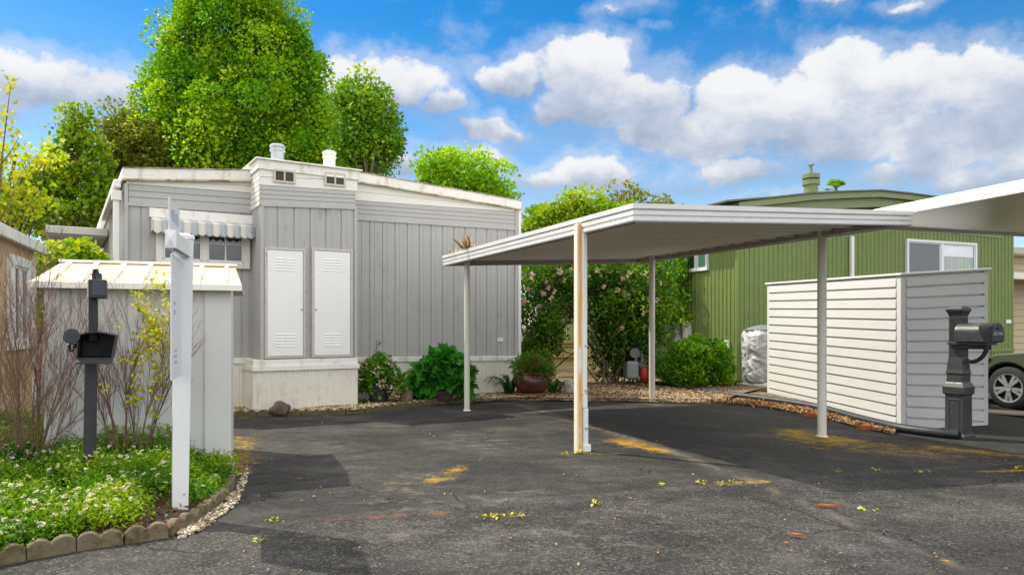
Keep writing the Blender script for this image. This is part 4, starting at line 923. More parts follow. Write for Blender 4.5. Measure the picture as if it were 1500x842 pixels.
# ================================================================== SIGN POST
ps = P(263, 748, 4.60); ps.z = .06
sg = thing('sign_post', 'white sign post with a swinging panel seen edge on in the flower bed', 'sign post', ps, 0)
k = 4.6/F; zz = lambda v: CH-(v-HV)*k-ps.z; xx = lambda u: (u-263)*k
R = Matrix.Rotation(radians(28), 3, 'Z'); hw = .052; hi = [R @ Vector(p) for p in ((-hw, -hw, 0), (hw, -hw, 0), (hw, hw, 0), (-hw, hw, 0))]
m = MB(); dxt = xx(269); m.hexa([(p.x*.9, p.y*.9, -.15) for p in hi], [(p.x*1.08+dxt, p.y*1.08, zz(352)) for p in hi]); m.build('post', PVC, sg, bev=.004)
m = MB(); m.hexa([(p.x*1.2+dxt, p.y*1.2, zz(352)) for p in hi], [(p.x*1.2+dxt, p.y*1.2, zz(346)) for p in hi]); m.hexa([(p.x*1.2+dxt, p.y*1.2, zz(346)) for p in hi], [(p.x*.3+dxt, p.y*.3, zz(342)) for p in hi]); m.build('cap', PVC, sg, bev=.006)
far_ = P(276, 381, 4.66)-ps; near = P(250, 360, 4.02)-ps
dv = (near-far_); dv.z = 0; dv.normalize(); sv = Vector((-dv.y, dv.x, 0)); h = .046
near.z = far_.z = zz(366)
def bar(mm, a, b, hw, hz): mm.hexa([a-sv*hw-Vector((0, 0, hz)), b-sv*hw-Vector((0, 0, hz)), b+sv*hw-Vector((0, 0, hz)), a+sv*hw-Vector((0, 0, hz))], [a-sv*hw+Vector((0, 0, hz)), b-sv*hw+Vector((0, 0, hz)), b+sv*hw+Vector((0, 0, hz)), a+sv*hw+Vector((0, 0, hz))])
m = MB(); bar(m, far_, near, .026, .048); tipp = near+dv*.012
ar = m.build('arm', PVC, sg, bev=.003)
m = MB(); q = [near+sv*.029+Vector((0, 0, .052)), near-sv*.029+Vector((0, 0, .052)), near-sv*.029-Vector((0, 0, .052)), near+sv*.029-Vector((0, 0, .052))]; m.add(q+[tipp], ((0, 1, 4), (1, 2, 4), (2, 3, 4), (3, 0, 4), (3, 2, 1, 0))); m.build('end_cap', PVC, ar)
m = MB()
for t in (.12, .86):
    c = near+(far_-near)*t; m.tube([c-Vector((0, 0, .05)), c-Vector((0, 0, .09))], .006, 6)
m.box(0, .001, 0, .001, zz(366), zz(366)+.001); bar(m, near+(far_-near)*.05-Vector((0, 0, .056)), near+(far_-near)*.95-Vector((0, 0, .056)), .008, .006)
m.build('hooks', STEEL, ar)
SIGNM = plain('sign_panel', (.68, .69, .70), .35, 0, .03, 3); INK = plain('faded_ink', (.36, .41, .46), .5)
pn = P(249.5, 500, 4.04)-ps; pfv = P(265, 500, 4.56)-ps
pd = (pfv-pn); pd.z = 0; Lp = pd.length; pd.normalize(); pnr = Vector((pd.y, -pd.x, 0))
if pnr.dot(Vector((0, 0, 0))-Vector((ps.x, ps.y, 0))) < 0: pnr = -pnr
def card(mm, x0, x1, z0, z1, base, th=.006, o=0):
    a = base+pd*x0+pnr*o; b = base+pd*x1+pnr*o; a.z = b.z = 0; t = pnr*th
    mm.hexa([a+Vector((0, 0, z0)), b+Vector((0, 0, z0)), b+t+Vector((0, 0, z0)), a+t+Vector((0, 0, z0))], [a+Vector((0, 0, z1)), b+Vector((0, 0, z1)), b+t+Vector((0, 0, z1)), a+t+Vector((0, 0, z1))])
zt = zz(366)-.06-.02; zb_ = zz(557)+.0; zb_ = CH-(557-HV)*4.04/F-ps.z
m = MB(); card(m, 0, Lp, zb_, zt, pn); sp_ = m.build('sign_panel', SIGNM, sg)
m = MB()
for (x0, x1, f0, f1) in ((.2, .36, .60, .63), (.2, .33, .52, .56), (.22, .5, .22, .235), (.2, .48, .17, .19), (.2, .5, .12, .14)): card(m, Lp*x0, Lp*x1, zb_+(zt-zb_)*f0, zb_+(zt-zb_)*f1, pn, .001, .0062)
m.each('faded_lettering', INK, sp_)
pr = P(246.5, 345, 4.03)-ps; m = MB(); zr0 = zz(366)+.05; card(m, 0, Lp*.95, zr0, zr0+.19, pr); rd = m.build('rider_panel', SIGNM, sg)
m = MB()
for i in range(7): card(m, Lp*(.16+.1*i), Lp*(.22+.1*i), zr0+.08-(i % 2)*.012, zr0+.13+(i % 3)*.01, pr, .001, .0062)
m.each('faded_lettering', INK, rd)
# ================================================================== CAR
wl = P(1476, 562, 11.35); wl.z = g(wl.x, wl.y)
cdir = Vector((-.37, .93)).normalized(); ca = math.atan2(cdir.y, cdir.x)    # nose
car = thing('car', 'dark olive green car with silver multi-spoke wheel parked beyond the charcoal mailbox', 'car', wl, ca)
# car local: x forward, y left (the side the camera sees), z up; the origin is under the left front wheel's outer face
OLV = NT('olive_car_paint'); OLV = OLV.done(OLV.pbr((.055, .07, .03), .25, .2, None, .6, .6))
R_ = .335; AR = .405
def arch(cx): return [(cx+AR*cos(pi*i/12), R_+AR*sin(pi*i/12)*.97) for i in range(13)]
side = [(.88, .22), (.95, .45), (.90, .62), (.62, .74), (.2, .86), (-.55, .95), (-1.2, .98), (-2.4, 1.0), (-3.3, 1.0), (-3.62, .9), (-3.66, .5), (-3.55, .25)]
side += [(-2.7-AR, .22)]+[(x, z) for x, z in reversed(arch(-2.7))]+[(-2.7+AR, .20), (-AR, .20)]+[(x, z) for x, z in reversed(arch(0))]+[(AR, .22)]
def inset(x, z): return .0-.16*max(0, (z-.72))**1.2*2-.0+(-.10*max(0, (x-.35))/.55 if x > .35 else 0)
m = MB(); nS = len(side); wd = 1.74
L_ = [(x, inset(x, z), z) for x, z in side]; Rr = [(x, -wd-inset(x, z), z) for x, z in side]
m.add(L_+Rr, [tuple(range(nS)), tuple(range(2*nS-1, nS-1, -1))]+[(i, nS+i, nS+(i+1) % nS, (i+1) % nS) for i in range(nS)])
body = m.build('body', OLV, car, bev=.03, seg=3, auto=35)
m = MB(); cab = [(-.55, .94), (-1.25, 1.36), (-1.7, 1.46), (-2.8, 1.44), (-3.35, 1.02)]; tb = [-.10, -.30, -.33, -.33, -.12]
L_ = [(x, t, z) for (x, z), t in zip(cab, tb)]; Rr = [(x, -wd-t, z) for (x, z), t in zip(cab, tb)]
m.add(L_+Rr, [(0, 1, 2, 3, 4), (9, 8, 7, 6, 5)]+[(i, 5+i, 5+(i+1) % 5, (i+1) % 5) for i in range(5)]); m.build('cabin', OLV, car, bev=.03)
m = MB(); m.add([(-.75, -.155, 1.03), (-1.3, -.29, 1.33), (-1.75, -.315, 1.41), (-2.75, -.315, 1.39), (-3.1, -.19, 1.06)], ((0, 1, 2, 3, 4),)); m.v = [(x, y+.035, z) for x, y, z in m.v]
m.prism([(-.6, -.25, .97), (-1.22, -.36, 1.345), (-1.22, -1.38, 1.345), (-.6, -1.49, .97)], (.02, 0, .02)); m.build('glass', GLASS, car, fix=False)
m = MB(); hl = [(.80, -.03, .60), (.52, .018, .70), (.30, .022, .79), (.42, .024, .68), (.62, .015, .60)]; m.prism(hl, (0, -.10, .012)); m.build('headlight', plain('lamp_glass', (.55, .58, .60), .12, .3), car, bev=.006)
m = MB(); m.prism([(.70, .012, .60), (.60, .03, .65), (.54, .034, .60), (.66, .02, .57)], (0, -.03, 0)); m.build('turn_signal', plain('amber_lens', (.75, .20, .02), .2), car)
RIM = plain('alloy', (.55, .56, .57), .3, .75)
def wheel(x, y, flip=1):
    m = MB(); prof = [(.20, -.21), (R_-.02, -.215), (R_, -.19), (R_+.004, -.10), (R_, -.03), (R_-.025, -.004), (.235, .0), (.225, -.02)]
    vs, fs = [], []; n_ = 40
    for rr, yy in prof:
        for j in range(n_): a = 2*pi*j/n_; vs.append((x+rr*cos(a), y+yy*flip, R_+rr*sin(a)))
    for i in range(len(prof)-1): fs += [(i*n_+j, i*n_+(j+1) % n_, (i+1)*n_+(j+1) % n_, (i+1)*n_+j) for j in range(n_)]
    fs.append(tuple(range(n_-1, -1, -1))); m.add(vs, fs); wv = m.build('wheel', RUBBER, car, auto=50)
    m = MB()
    for k in range(10):
        a = 2*pi*k/10+(.13 if k % 2 else -.13); d_ = Vector((cos(a), 0, sin(a))); t_ = Vector((-sin(a), 0, cos(a))); c = Vector((x, y, R_)); o1, o2 = Vector((0, -.03*flip, 0)), Vector((0, -.012*flip, 0))
        m.hexa([c+d_*.05-t_*.02+o1, c+d_*.222-t_*.03+o1, c+d_*.222+t_*.03+o1, c+d_*.05+t_*.02+o1], [c+d_*.05-t_*.018+o2, c+d_*.222-t_*.024+o2, c+d_*.222+t_*.024+o2, c+d_*.05+t_*.018+o2])
    for rr0, rr1 in ((.212, .236), (.0, .055)):
        vs, fs = [], []
        for rr, yy in ((rr0, -.05), (rr0, -.008), (rr1, -.004), (rr1, -.05)):
            for j in range(n_): a = 2*pi*j/n_; vs.append((x+rr*cos(a), y+yy*flip, R_+rr*sin(a)))
        for i in range(3): fs += [(i*n_+j, i*n_+(j+1) % n_, (i+1)*n_+(j+1) % n_, (i+1)*n_+j) for j in range(n_)]
        m.add(vs, fs)
    m.build('rim', RIM, wv, auto=35)
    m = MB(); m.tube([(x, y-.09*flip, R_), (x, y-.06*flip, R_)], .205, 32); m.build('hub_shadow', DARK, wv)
wheel(0, 0); wheel(-2.7, 0); wheel(0, -wd, -1); wheel(-2.7, -wd, -1)
m = MB(); m.box(-3.2, .5, -wd+.1, -.22, .22, .74); m.build('underbody', DARK, car)
m = MB(); m.hexa([(-.72, .02, .98), (-.94, .02, .99), (-.94, .16, .99), (-.76, .16, .98)], [(-.74, .02, 1.1), (-.95, .02, 1.13), (-.95, .15, 1.12), (-.78, .15, 1.1)]); m.build('mirror', OLV, car, bev=.02)
# ================================================================== DRAIN PIPES
CORR = plain('black_corrugated_pipe', (.018, .02, .024), .5, 0, .2)
def corr(name, pts, r, label, wob=.006):
    dense = []; P_ = [Vector(p) for p in pts]
    for i in range(len(P_)-1):
        p0, p1, p2, p3 = P_[max(i-1, 0)], P_[i], P_[i+1], P_[min(i+2, len(P_)-1)]; k = max(2, int((p2-p1).length/.014))
        for j in range(k):
            t = j/k; dense.append(.5*((2*p1)+(p2-p0)*t+(2*p0-5*p1+4*p2-p3)*t*t+(3*p1-p0-3*p2+p3)*t**3))
    dense.append(P_[-1]); rs = [r+(wob if (i//1) % 2 else -wob*.3) for i in range(len(dense))]
    m = MB(); m.tube(dense, rs, 14, 0, False); o = m.build(name, CORR, None, smooth=True, fix=False); tag(o, label, 'drain pipe')
    m = MB(); m.tube([dense[-1], dense[-1]-(dense[-1]-dense[-4])*2], r*.86, 14); m.build('bore', DARK, o); m = MB()
    d_ = (dense[-1]-dense[-4]).normalized(); m.tube([dense[-1]-d_*.12, dense[-1]], r*1.06, 18, 0, False); m.build('collar', CORR, o, smooth=True)
    return o
up = lambda v, h: Vector((v.x, v.y, v.z+h))
corr('drain_pipe', [up(G(u, v), .055) for u, v in ((921, 559), (961, 567), (1014, 576), (1080, 584), (1140, 592), (1198, 602), (1257, 618), (1315, 632), (1360, 638.5), (1404, 643))], .058, 'long black corrugated drain pipe snaking along the foot of the white slatted shed')
corr('drain_pipe', [up(G(1020, 574), .05), up(G(1046, 568), .07), up(G(1074, 558), .14)], .05, 'short black drain pipe slanting up to the green home corner beside the leafy bush', .003)
# pale concrete strip under the car's bay
a_, b_ = G(1440, 606), G(1560, 618); m = MB(); dd = (b_-a_).normalized(); dd.z = 0; pp_ = Vector((-dd.y, dd.x, 0))
m.hexa([a_-dd*.4, b_+dd*4, b_+dd*4+pp_*.45, a_-dd*.4+pp_*.45], [a_-dd*.4+Vector((0, 0, .03)), b_+dd*4+Vector((0, 0, .03)), b_+dd*4+pp_*.45+Vector((0, 0, .03)), a_-dd*.4+pp_*.45+Vector((0, 0, .03))]); ks = m.build('kerb_strip', paint('strip_concrete', (.34, .29, .23), .9, .2, (.2, .15, .08), .6, (.5, .64), 3), None, bev=.008); ks['kind'] = 'structure'
# ================================================================== BEDS, GRAVEL, EDGING
def bandmesh(name, front, back, n_across, zf, mat, kind, rough=.0):
    """sheet between two polylines with the same number of points"""
    m = MB(); sub = 6; A, B = [], []
    for L, out in ((front, A), (back, B)):
        for i in range(len(L)-1):
            for j in range(sub): out.append(Vector(L[i]).lerp(Vector(L[i+1]), j/sub))
        out.append(Vector(L[-1]))
    vs = []
    for a, b in zip(A, B):
        for k in range(n_across+1): q = a.lerp(b, k/n_across); vs.append((q.x, q.y, zf(q.x, q.y, k/n_across)))
    W_ = n_across+1; fs = [(i*W_+k, (i+1)*W_+k, (i+1)*W_+k+1, i*W_+k+1) for i in range(len(A)-1) for k in range(n_across)]
    m.add(vs, fs); o = m.build(name, mat, None, smooth=True); o['kind'] = kind; return o
def gravelmat():
    n = NT('pea_gravel'); p = n.wpos(); c = n.vor(p, 42, 'F1', 'Color'); d_ = n.vor(p, 42); s3 = n.n('ShaderNodeSeparateColor'); n.put(s3.inputs[0], c)
    col = n.ramp(s3.outputs[0], [(.0, (.18, .10, .035)), (.3, (.38, .25, .10)), (.6, (.54, .39, .18)), (.9, (.66, .55, .34))])
    big = n.noise(p, 1.6, 5, .6); col = n.mix(n.mr(big, .50, .64), col, (.10, .055, .022))
    col = n.mix(n.mr(d_, .35, .6), col, (.05, .03, .015))
    return n.done(n.pbr(col, .85, 0, n.bump(n.mth('SUBTRACT', 1.0, d_), 1., .02)))
GRAV = gravelmat()
EDGE_FAR = [(300, 612), (345, 609.5), (430, 608.5), (520, 606), (575, 599), (633, 592), (700, 589), (757, 586.5), (830, 588), (900, 588), (957, 589.5), (1014, 590), (1060, 590)]
fr = [G(u, v) for u, v in EDGE_FAR]; bk = [Vector((p.x*1.0-3.0+(i*.75), p.y+9-(i*.05), 0)) for i, p in enumerate(fr)]
bandmesh('gravel_bed', fr, bk, 26, lambda x, y, t: g(x, y)+.012+.06*ss(0, .02, t)+.02*mnoise.noise(Vector((x*2, y*2, 1))), GRAV, 'structure')
fr2 = [G(u, v) for u, v in ((1060, 590), (1140, 599), (1200, 611), (1260, 626), (1310, 637))]; bk2 = [G(u, v) for u, v in ((1075, 566), (1140, 582), (1205, 597), (1262, 613), (1316, 628))]
bandmesh('leaf_litter_strip', fr2, bk2, 6, lambda x, y, t: g(x, y)+.012+.03*ss(0, .3, t), GRAV, 'structure')
# loose pebbles
def pebbles(name, pts, rmin, rmax, mat, label=None):
    bm = bmesh.new(); bmesh.ops.create_icosphere(bm, subdivisions=1, radius=1); bv = np.array([v.co for v in bm.verts]); bf = np.array([[v.index for v in f.verts] for f in bm.faces]); bm.free()
    N = len(pts); r = rmin+(rmax-rmin)*RNG.random(N)**1.6; A = RNG.random(N)*2*pi
    sc_ = np.stack([r*(1+.4*RNG.random(N)), r, r*(.5+.3*RNG.random(N))], 1)
    V = bv[None]*sc_[:, None]*(1+RNG.normal(0, .09, (N, len(bv), 1))); ca_, sa_ = np.cos(A)[:, None], np.sin(A)[:, None]
    V = np.stack([V[..., 0]*ca_-V[..., 1]*sa_, V[..., 0]*sa_+V[..., 1]*ca_, V[..., 2]], -1)+np.asarray(pts)[:, None]
    me = bpy.data.meshes.new(name); F_ = (bf[None]+(np.arange(N)*len(bv))[:, None, None]).reshape(-1, 3)
    me.from_pydata(V.reshape(-1, 3).tolist(), [], F_.tolist()); a = me.attributes.new('rnd', 'FLOAT', 'POINT'); a.data.foreach_set('value', np.repeat(RNG.random(N), len(bv)).astype(np.float32))
    me.polygons.foreach_set('use_smooth', [True]*len(me.polygons)); me.materials.append(mat); o = bpy.data.objects.new(name, me); COL.objects.link(o); o['kind'] = 'stuff'
    if label: o['label'] = label
    return o
n = NT('pebble_stone'); PEB = n.done(n.pbr(n.ramp(n.attr('rnd'), [(0, (.15, .09, .04)), (.3, (.38, .26, .12)), (.6, (.54, .41, .22)), (1, (.70, .60, .42))]), .75))
n = NT('pale_pebble_stone'); PEBW = n.done(n.pbr(n.ramp(n.attr('rnd'), [(0, (.16, .11, .06)), (.4, (.38, .30, .19)), (1, (.66, .58, .46))]), .7))
pp = []
while len(pp) < 5200:
    u = random.uniform(335, 1060); i = random.random(); v0 = np.interp(u, [a for a, b in EDGE_FAR], [b for a, b in EDGE_FAR]); q = G(u, v0-random.uniform(.0, 1)**1.6*(12 if u < 760 else 26)+.3)
    q.z = g(q.x, q.y)+.07; pp.append(tuple(q))
pebbles('gravel', pp, .008, .02, PEB, 'tan pebbles over the bed before the grey home')
BED = [(-40, 834), (0, 825), (47, 816), (103, 806), (158, 799), (205, 792), (250, 785), (284, 768), (305, 751), (322, 738), (335, 722), (341, 708)]
pp = []
for _ in range(620):
    t = random.random(); u = 262+t*100; v = np.interp(u, [262, 290, 316, 345, 362], [787, 776, 758, 735, 700])+random.uniform(-14, 5)*(.4+t); q = G(u, v); q.z += random.uniform(.0, .025); pp.append(tuple(q))
pebbles('pebbles', pp, .008, .017, PEBW, 'pale pebbles spilled outside the curved edging by the grey shed')
# scalloped concrete edging: one block after another
CONC = paint('mossy_concrete', (.17, .135, .085), .9, .35, (.07, .06, .02), .85, (.45, .6), 7, 2, 0, .7)
CONCD = paint('dark_mossy_concrete', (.13, .10, .06), .95, .3, (.07, .07, .02), .8, (.45, .6), 7, 2, 0, .7)
def block(name, a, b, h, th, ns, mat, z):
    d_ = Vector((b.x-a.x, b.y-a.y, 0)); L = d_.length; d_.normalize(); s_ = Vector((-d_.y, d_.x, 0)); ta, tb2 = [], []
    nn_ = ns*8
    for i in range(nn_+1):
        t = i/nn_; hh = h*(.70+.30*abs(sin(pi*t*ns))**.8)
        ta.append((t*(L-.006), 0, hh))
    m = MB(); out = [(0, 0, -.04)]+ta+[(L-.006, 0, -.04)]
    m.prism([(x, -th/2, zz_) for x, _, zz_ in out], (0, th, 0)); o = m.build(name, mat, None, bev=.008)
    o.location = (a.x, a.y, z); o.rotation_euler = (random.uniform(-.04, .04), random.uniform(-.02, .02), math.atan2(d_.y, d_.x)); return o
def resample(L, step):
    out = [Vector(L[0])]; acc = 0
    for i in range(len(L)-1):
        a, b = Vector(L[i]), Vector(L[i+1]); l = (b-a).length; t = step-acc
        while t <= l: out.append(a.lerp(b, t/l)); t += step
        acc = (acc+l) % step
    return out
ORD = ['first', 'second', 'third', 'fourth', 'fifth', 'sixth', 'seventh', 'eighth', 'ninth', 'tenth', 'eleventh', 'twelfth', 'thirteenth', 'fourteenth', 'fifteenth', 'sixteenth', 'seventeenth', 'eighteenth', 'nineteenth', 'twentieth', 'twenty-first', 'twenty-second']
bl = resample([G(u, v) for u, v in BED], .235)
for i in range(len(bl)-1):
    o = block('edging_block', bl[i], bl[i+1], .10, .055, 2, CONC, min(bl[i].z, bl[i+1].z)-.005)
    tag(o, f'scalloped concrete block edging the daisy bed, {ORD[len(bl)-2-i]} counting from the grey shed corner', 'edging block', 'scalloped edging of the daisy bed')
bl = resample([G(u, v) for u, v in EDGE_FAR[1:7]], .30)
for i in range(len(bl)-1):
    o = block('edging_block', bl[i], bl[i+1], .10, .07, 2, CONCD, -.01)
    tag(o, f'low dark mossy block edging the gravel, {ORD[i]} counting from the pale grey shed', 'edging block', 'mossy edging before the grey home')
# flower bed soil
f_ = [G(u, v)+Vector((-.02, .04, 0)) for u, v in BED]; b_ = [Vector((-7+i*.35, 7.2, 0)) for i in range(len(f_))]
def bedz(x, y): return .075+.05*mnoise.noise(Vector((x*1.4, y*1.4, 0)))
bandmesh('flower_bed', f_, b_, 20, lambda x, y, t: bedz(x, y) if t > 0 else .05, SOIL, 'structure')
# brick pieces and debris by the shed
BRK = paint('red_brick', (.38, .11, .04), .85, .25, (.24, .09, .04), .6, (.45, .6), 9)
for (u, v, rz, L, lab) in ((1266, 629, .35, .20, 'orange red brick lying by the drain pipe end nearest the shed corner'), (1126, 594, .6, .14, 'small orange brick piece beside the pipe at the far end of the white shed'), (1184, 609, .2, .19, 'half buried orange brick among leaves behind the right front post')):
    q = G(u, v); m = MB(); m.box(-L/2, L/2, -.05, .05, -.01, .055); m.box(-L/2+.01, L/2-.012, -.042, .045, .055, .06)
    o = m.build('brick', BRK, None, bev=.006); o.location = q; o.rotation_euler = (0, .04, rz); tag(o, lab, 'brick', 'bricks by the white shed')
# concrete pad and covered unit
pc = P(1112, 571, 14.2); pc.z = 0.0; m = MB(); m.box(-.5, .6, -.35, .9, -.05, .05); pad = m.build('concrete_pad', paint('pad_concrete', (.42, .40, .36), .9, .12), None, bev=.01); pad.location = pc+Vector((0, 0, .0)); pad.rotation_euler = (0, 0, radians(22)); tag(pad, 'pale concrete pad under the silver covered unit', 'pad')
cu = thing('covered_unit', 'bulky unit under a crumpled silver cover beside the green home', 'covered unit', (pc.x+.12, pc.y+.15, .05), 0)
k = 14.3/F; m = MB(); vs, fs = [], []; n_, R2 = 96, 60
for i in range(R2):
    t = i/(R2-1); z = .10+t*1.02
    for j in range(n_):
        a = 2*pi*j/n_; rr = .36*(1-.12*ss(.9, 1, t)-.05*ss(.25, 0, t)); sq = (abs(cos(a))**4+abs(sin(a))**4)**-.25*.82+.18
        wr = .03*mnoise.noise(Vector((cos(a)*1.6, sin(a)*1.6, z*3)))-.075*abs(mnoise.noise(Vector((cos(a)*2.6, sin(a)*2.6, z*6+cos(a)*2))))-.03*abs(mnoise.noise(Vector((cos(a)*6, sin(a)*6, z*13))))+.03
        rr2 = rr*sq+wr; vs.append((rr2*cos(a), rr2*sin(a), z+.02*mnoise.noise(Vector((a*2, 0, 1)))))
for i in range(R2-1): fs += [(i*n_+j, i*n_+(j+1) % n_, (i+1)*n_+(j+1) % n_, (i+1)*n_+j) for j in range(n_)]
fs.append(tuple((R2-1)*n_+j for j in range(n_))); m.add(vs, fs)
m.build('cover', plain('silver_tarp', (.50, .50, .51), .45, .15, .1), cu, smooth=True)
m = MB(); m.lathe([(.39, .0), (.40, .04), (.37, .07), (.33, .10)], 32); m.build('base', ALU, cu, auto=40)
m = MB(); m.lathe([(.31, 1.1), (.36, 1.13), (.2, 1.2), (.05, 1.23)], 20); m.build('top_cap', plain('grey_cap', (.16, .17, .18), .6), cu, auto=40)
# gas meter with its red regulator
k = 15.4/F; gp = P(931, 563, 14.25); gp.z = .06; gm = thing('gas_meter', 'grey gas meter with red fitting half hidden under the rose arch', 'gas meter', gp, 0)
m = MB(); m.box(-.19, .05, -.12, .12, .14, .50); m.build('case', paint('meter_grey', (.20, .23, .23), .4, .2), gm, bev=.05, seg=3)
m = MB(); m.tube([(.0, -.02, .5), (0, -.02, .6)], .03, 8); m.tube([(-.02, -.06, .66), (-.02, .02, .66)], .10, 18); m.tube([(.12, 0, .70), (.12, 0, .1)], .022, 8); m.tube([(0, 0, .55), (.12, 0, .62)], .02, 8); m.tube([(.05, 0, .42), (.45, 0, .37)], .02, 8); m.build('pipework', plain('dull_pipe', (.13, .14, .14), .6), gm, auto=40)
m = MB(); m.lathe([(.02, .06), (.085, .10), (.095, .22), (.08, .33), (.03, .40)], 14, (.17, -.06, 0)); m.build('regulator', plain('red_paint', (.34, .014, .01), .5), gm, smooth=True)
# lattice trellis bench back and rose arch
q = P(838, 540, 16.6); lt_ = thing('lattice_planter', 'orange wooden lattice planter seen through the rose arch', 'planter', (q.x, q.y, 0.03), radians(15))
WOOD = paint('orange_wood', (.46, .19, .05), .6, .2, (.25, .10, .03), .5, (.5, .66), 5)
m = MB()
for z in (.45, .78): m.box(-.7, .75, -.03, .03, z, z+.06)
for x in (-.7, .69): m.box(x, x+.06, -.03, .03, 0, .84)
m.build('frame', WOOD, lt_, bev=.005)
m = MB()
for i in range(26):
    x = -.95+i*.075
    for s_ in (1, -1):
        a = Vector((x, .0, .50)); b = Vector((x+s_*.27, 0, .78)); 
        if -.68 < a.x < .7 and -.68 < b.x < .7: m.tube([a, b], .008, 4)
        a2 = Vector((x, .0, .04)); b2 = Vector((x+s_*.40, 0, .45))
        if -.68 < a2.x < .7 and -.68 < b2.x < .7: m.tube([a2, b2], .008, 4)
m.build('lattice', paint('pale_lattice', (.50, .36, .17), .7), lt_)
# rocks
def rock(u, v, yy, r, mat, label, seed, zc=.0):
    q = P(u, v, yy); m = MB(); m.blob((0, 0, 0), r, 3, .35, 1.6, 0, seed); o = m.build('rock', mat, None, smooth=True); o.location = (q.x, q.y, r[2]*.55+zc); tag(o, label, 'rock', 'rocks in the gravel bed')
RK = paint('brown_rock', (.105, .075, .055), .9, .4, (.30, .25, .18), .5, (.5, .6), 9, 3, 0, .8); RKW = paint('pale_rock', (.55, .50, .44), .85, .2, (.3, .24, .18), .5, (.5, .6), 8, 3, 0, .6)
rock(410, 592, 9.92, (.13, .10, .115), RK, 'round brown rock leaning on the cream skirting under the white doors', 3, .02)
rock(592, 580, 11.2, (.15, .12, .13), RK, 'dark brown rock between the pink flower pot and the big leafy hydrangea', 5, .04)
rock(834, 577, 12.6, (.10, .09, .15), RKW, 'pale upright rock beside the brown bowl of red flowers', 8, .05); rock(1087, 592, 13.2, (.07, .05, .04), RKW, 'small pale stone at the asphalt edge before the silver covered unit', 9)
# ================================================================== TREES
def E(u, v, y, ru, rv, ry=None):
    q = P(u, v, y); k = y/F; return (q.x, q.y, q.z, ru*k, (ry if ry is not None else ru*k), rv*k)
def limbs(base, ells, r0, lean=0.0, n_tw=3, zmin=None):
    """tapered trunk with limbs into each foliage mass"""
    m = MB(); b = Vector(base); top = max(e[2]+e[5]*.55 for e in ells); cx = sum(e[0] for e in ells)/len(ells); cy = sum(e[1] for e in ells)/len(ells)
    path = []; rs = []
    for i in range(9):
        t = i/8; path.append(Vector((b.x+(cx-b.x)*t**1.5+.12*r0*8*(mnoise.noise(Vector((t*3, b.x, 0)))), b.y+(cy-b.y)*t**1.5, b.z+(top-b.z)*t))); rs.append(r0*(1-.86*t)+.012)
    path[0].z -= .1; rs[0] *= 1.35
    m.tube(path, rs, 10)
    for e in ells:
        c = Vector(e[:3])
        for q in range(n_tw):
            d = Vector((random.gauss(0, 1), random.gauss(0, 1), random.gauss(.3, .7))).normalized(); tip = c+Vector((d.x*e[3], d.y*e[4], d.z*e[5]))*.72
            zs_ = max(b.z+(top-b.z)*.18, min(tip.z-(tip-b).length*.30, top*.9)); t = (zs_-b.z)/(top-b.z); i = min(7, int(t*8)); st = path[i].lerp(path[i+1], t*8-i); r1 = rs[i]*.5
            mid = st.lerp(tip, .5)+Vector((random.gauss(0, .12), random.gauss(0, .12), .10))*(tip-st).length*.5
            m.tube([st, st.lerp(mid, .5)+Vector((0, 0, .02)), mid, tip], [r1, r1*.75, r1*.5, r1*.12+.004], 6)
    return m
def tree(label, base, ells, mat, n, per, rad, leaf, r0=.2, group=None, name='broadleaf_tree', shell=.5, wob=.22, bark=None, up=.5, droop=0, cat='tree', tw=3, aspect=.8, tint=None, flat=.8):
    t = thing(name, label, cat, base, 0, group); bl_ = [(e[0]-base[0], e[1]-base[1], e[2]-base[2], *e[3:]) for e in ells]
    limbs((0, 0, 0), bl_, r0, n_tw=tw).build('trunk', bark or BARK, t, smooth=True, fix=False)
    pts, out, ti, _ = clumps(bl_, n, per, rad, shell, wob, flat)
    leafobj('crown', pts, out, leaf, mat, t, aspect, up, .8, .75, ti if tint is None else ti+tint, droop=droop)
    return t
gb = lambda u, y: (P(u, 500, y).x, y, 0.0)
Y1 = 24
tree('tall bright green maple tree towering behind the grey mobile home', gb(350, Y1), [E(340, 30, Y1, 66, 55), E(335, -45, Y1, 56, 60), E(300, 95, Y1, 62, 52), E(395, 100, Y1, 60, 55), E(270, 155, Y1, 60, 48), E(345, 165, Y1, 85, 55), E(430, 165, Y1, 52, 55), E(238, 205, Y1, 48, 42), E(320, 225, Y1, 80, 45), E(420, 225, Y1, 62, 42), E(405, 40, Y1, 30, 36), E(458, 215, Y1, 34, 40), E(212, 228, Y1, 26, 28), E(280, 20, Y1, 18, 36), E(478, 180, Y1, 18, 26), E(450, 120, Y1, 16, 24), E(236, 150, Y1, 16, 26), E(205, 190, Y1, 16, 20), E(422, 62, Y1, 14, 22), E(258, 70, Y1, 12, 26), E(488, 232, Y1, 22, 18), E(440, 84, Y1, 12, 16), E(222, 118, Y1, 9, 13)],
     L_BIG, 640, 190, .50, .12, .34, shell=.4, wob=.3, flat=1.35)
Y2 = 21
tree('dark green round tree between the tall maple and the lime green treetop', gb(545, Y2), [E(532, 145, Y2, 28, 28), E(515, 190, Y2, 28, 44), E(555, 190, Y2, 26, 40), E(540, 225, Y2, 32, 26), E(510, 235, Y2, 20, 26), E(568, 218, Y2, 14, 18)], L_MID, 150, 90, .36, .11, .20, shell=.3, wob=.36, flat=1.1)
Y3 = 27
tree('small lime green treetop showing above the right roof slope of the grey home', gb(680, Y3), [E(670, 262, Y3, 44, 34), E(640, 262, Y3, 24, 26), E(705, 275, Y3, 40, 28), E(680, 300, Y3, 60, 30), E(735, 296, Y3, 18, 20)], L_BRIGHT, 150, 100, .52, .16, .16)
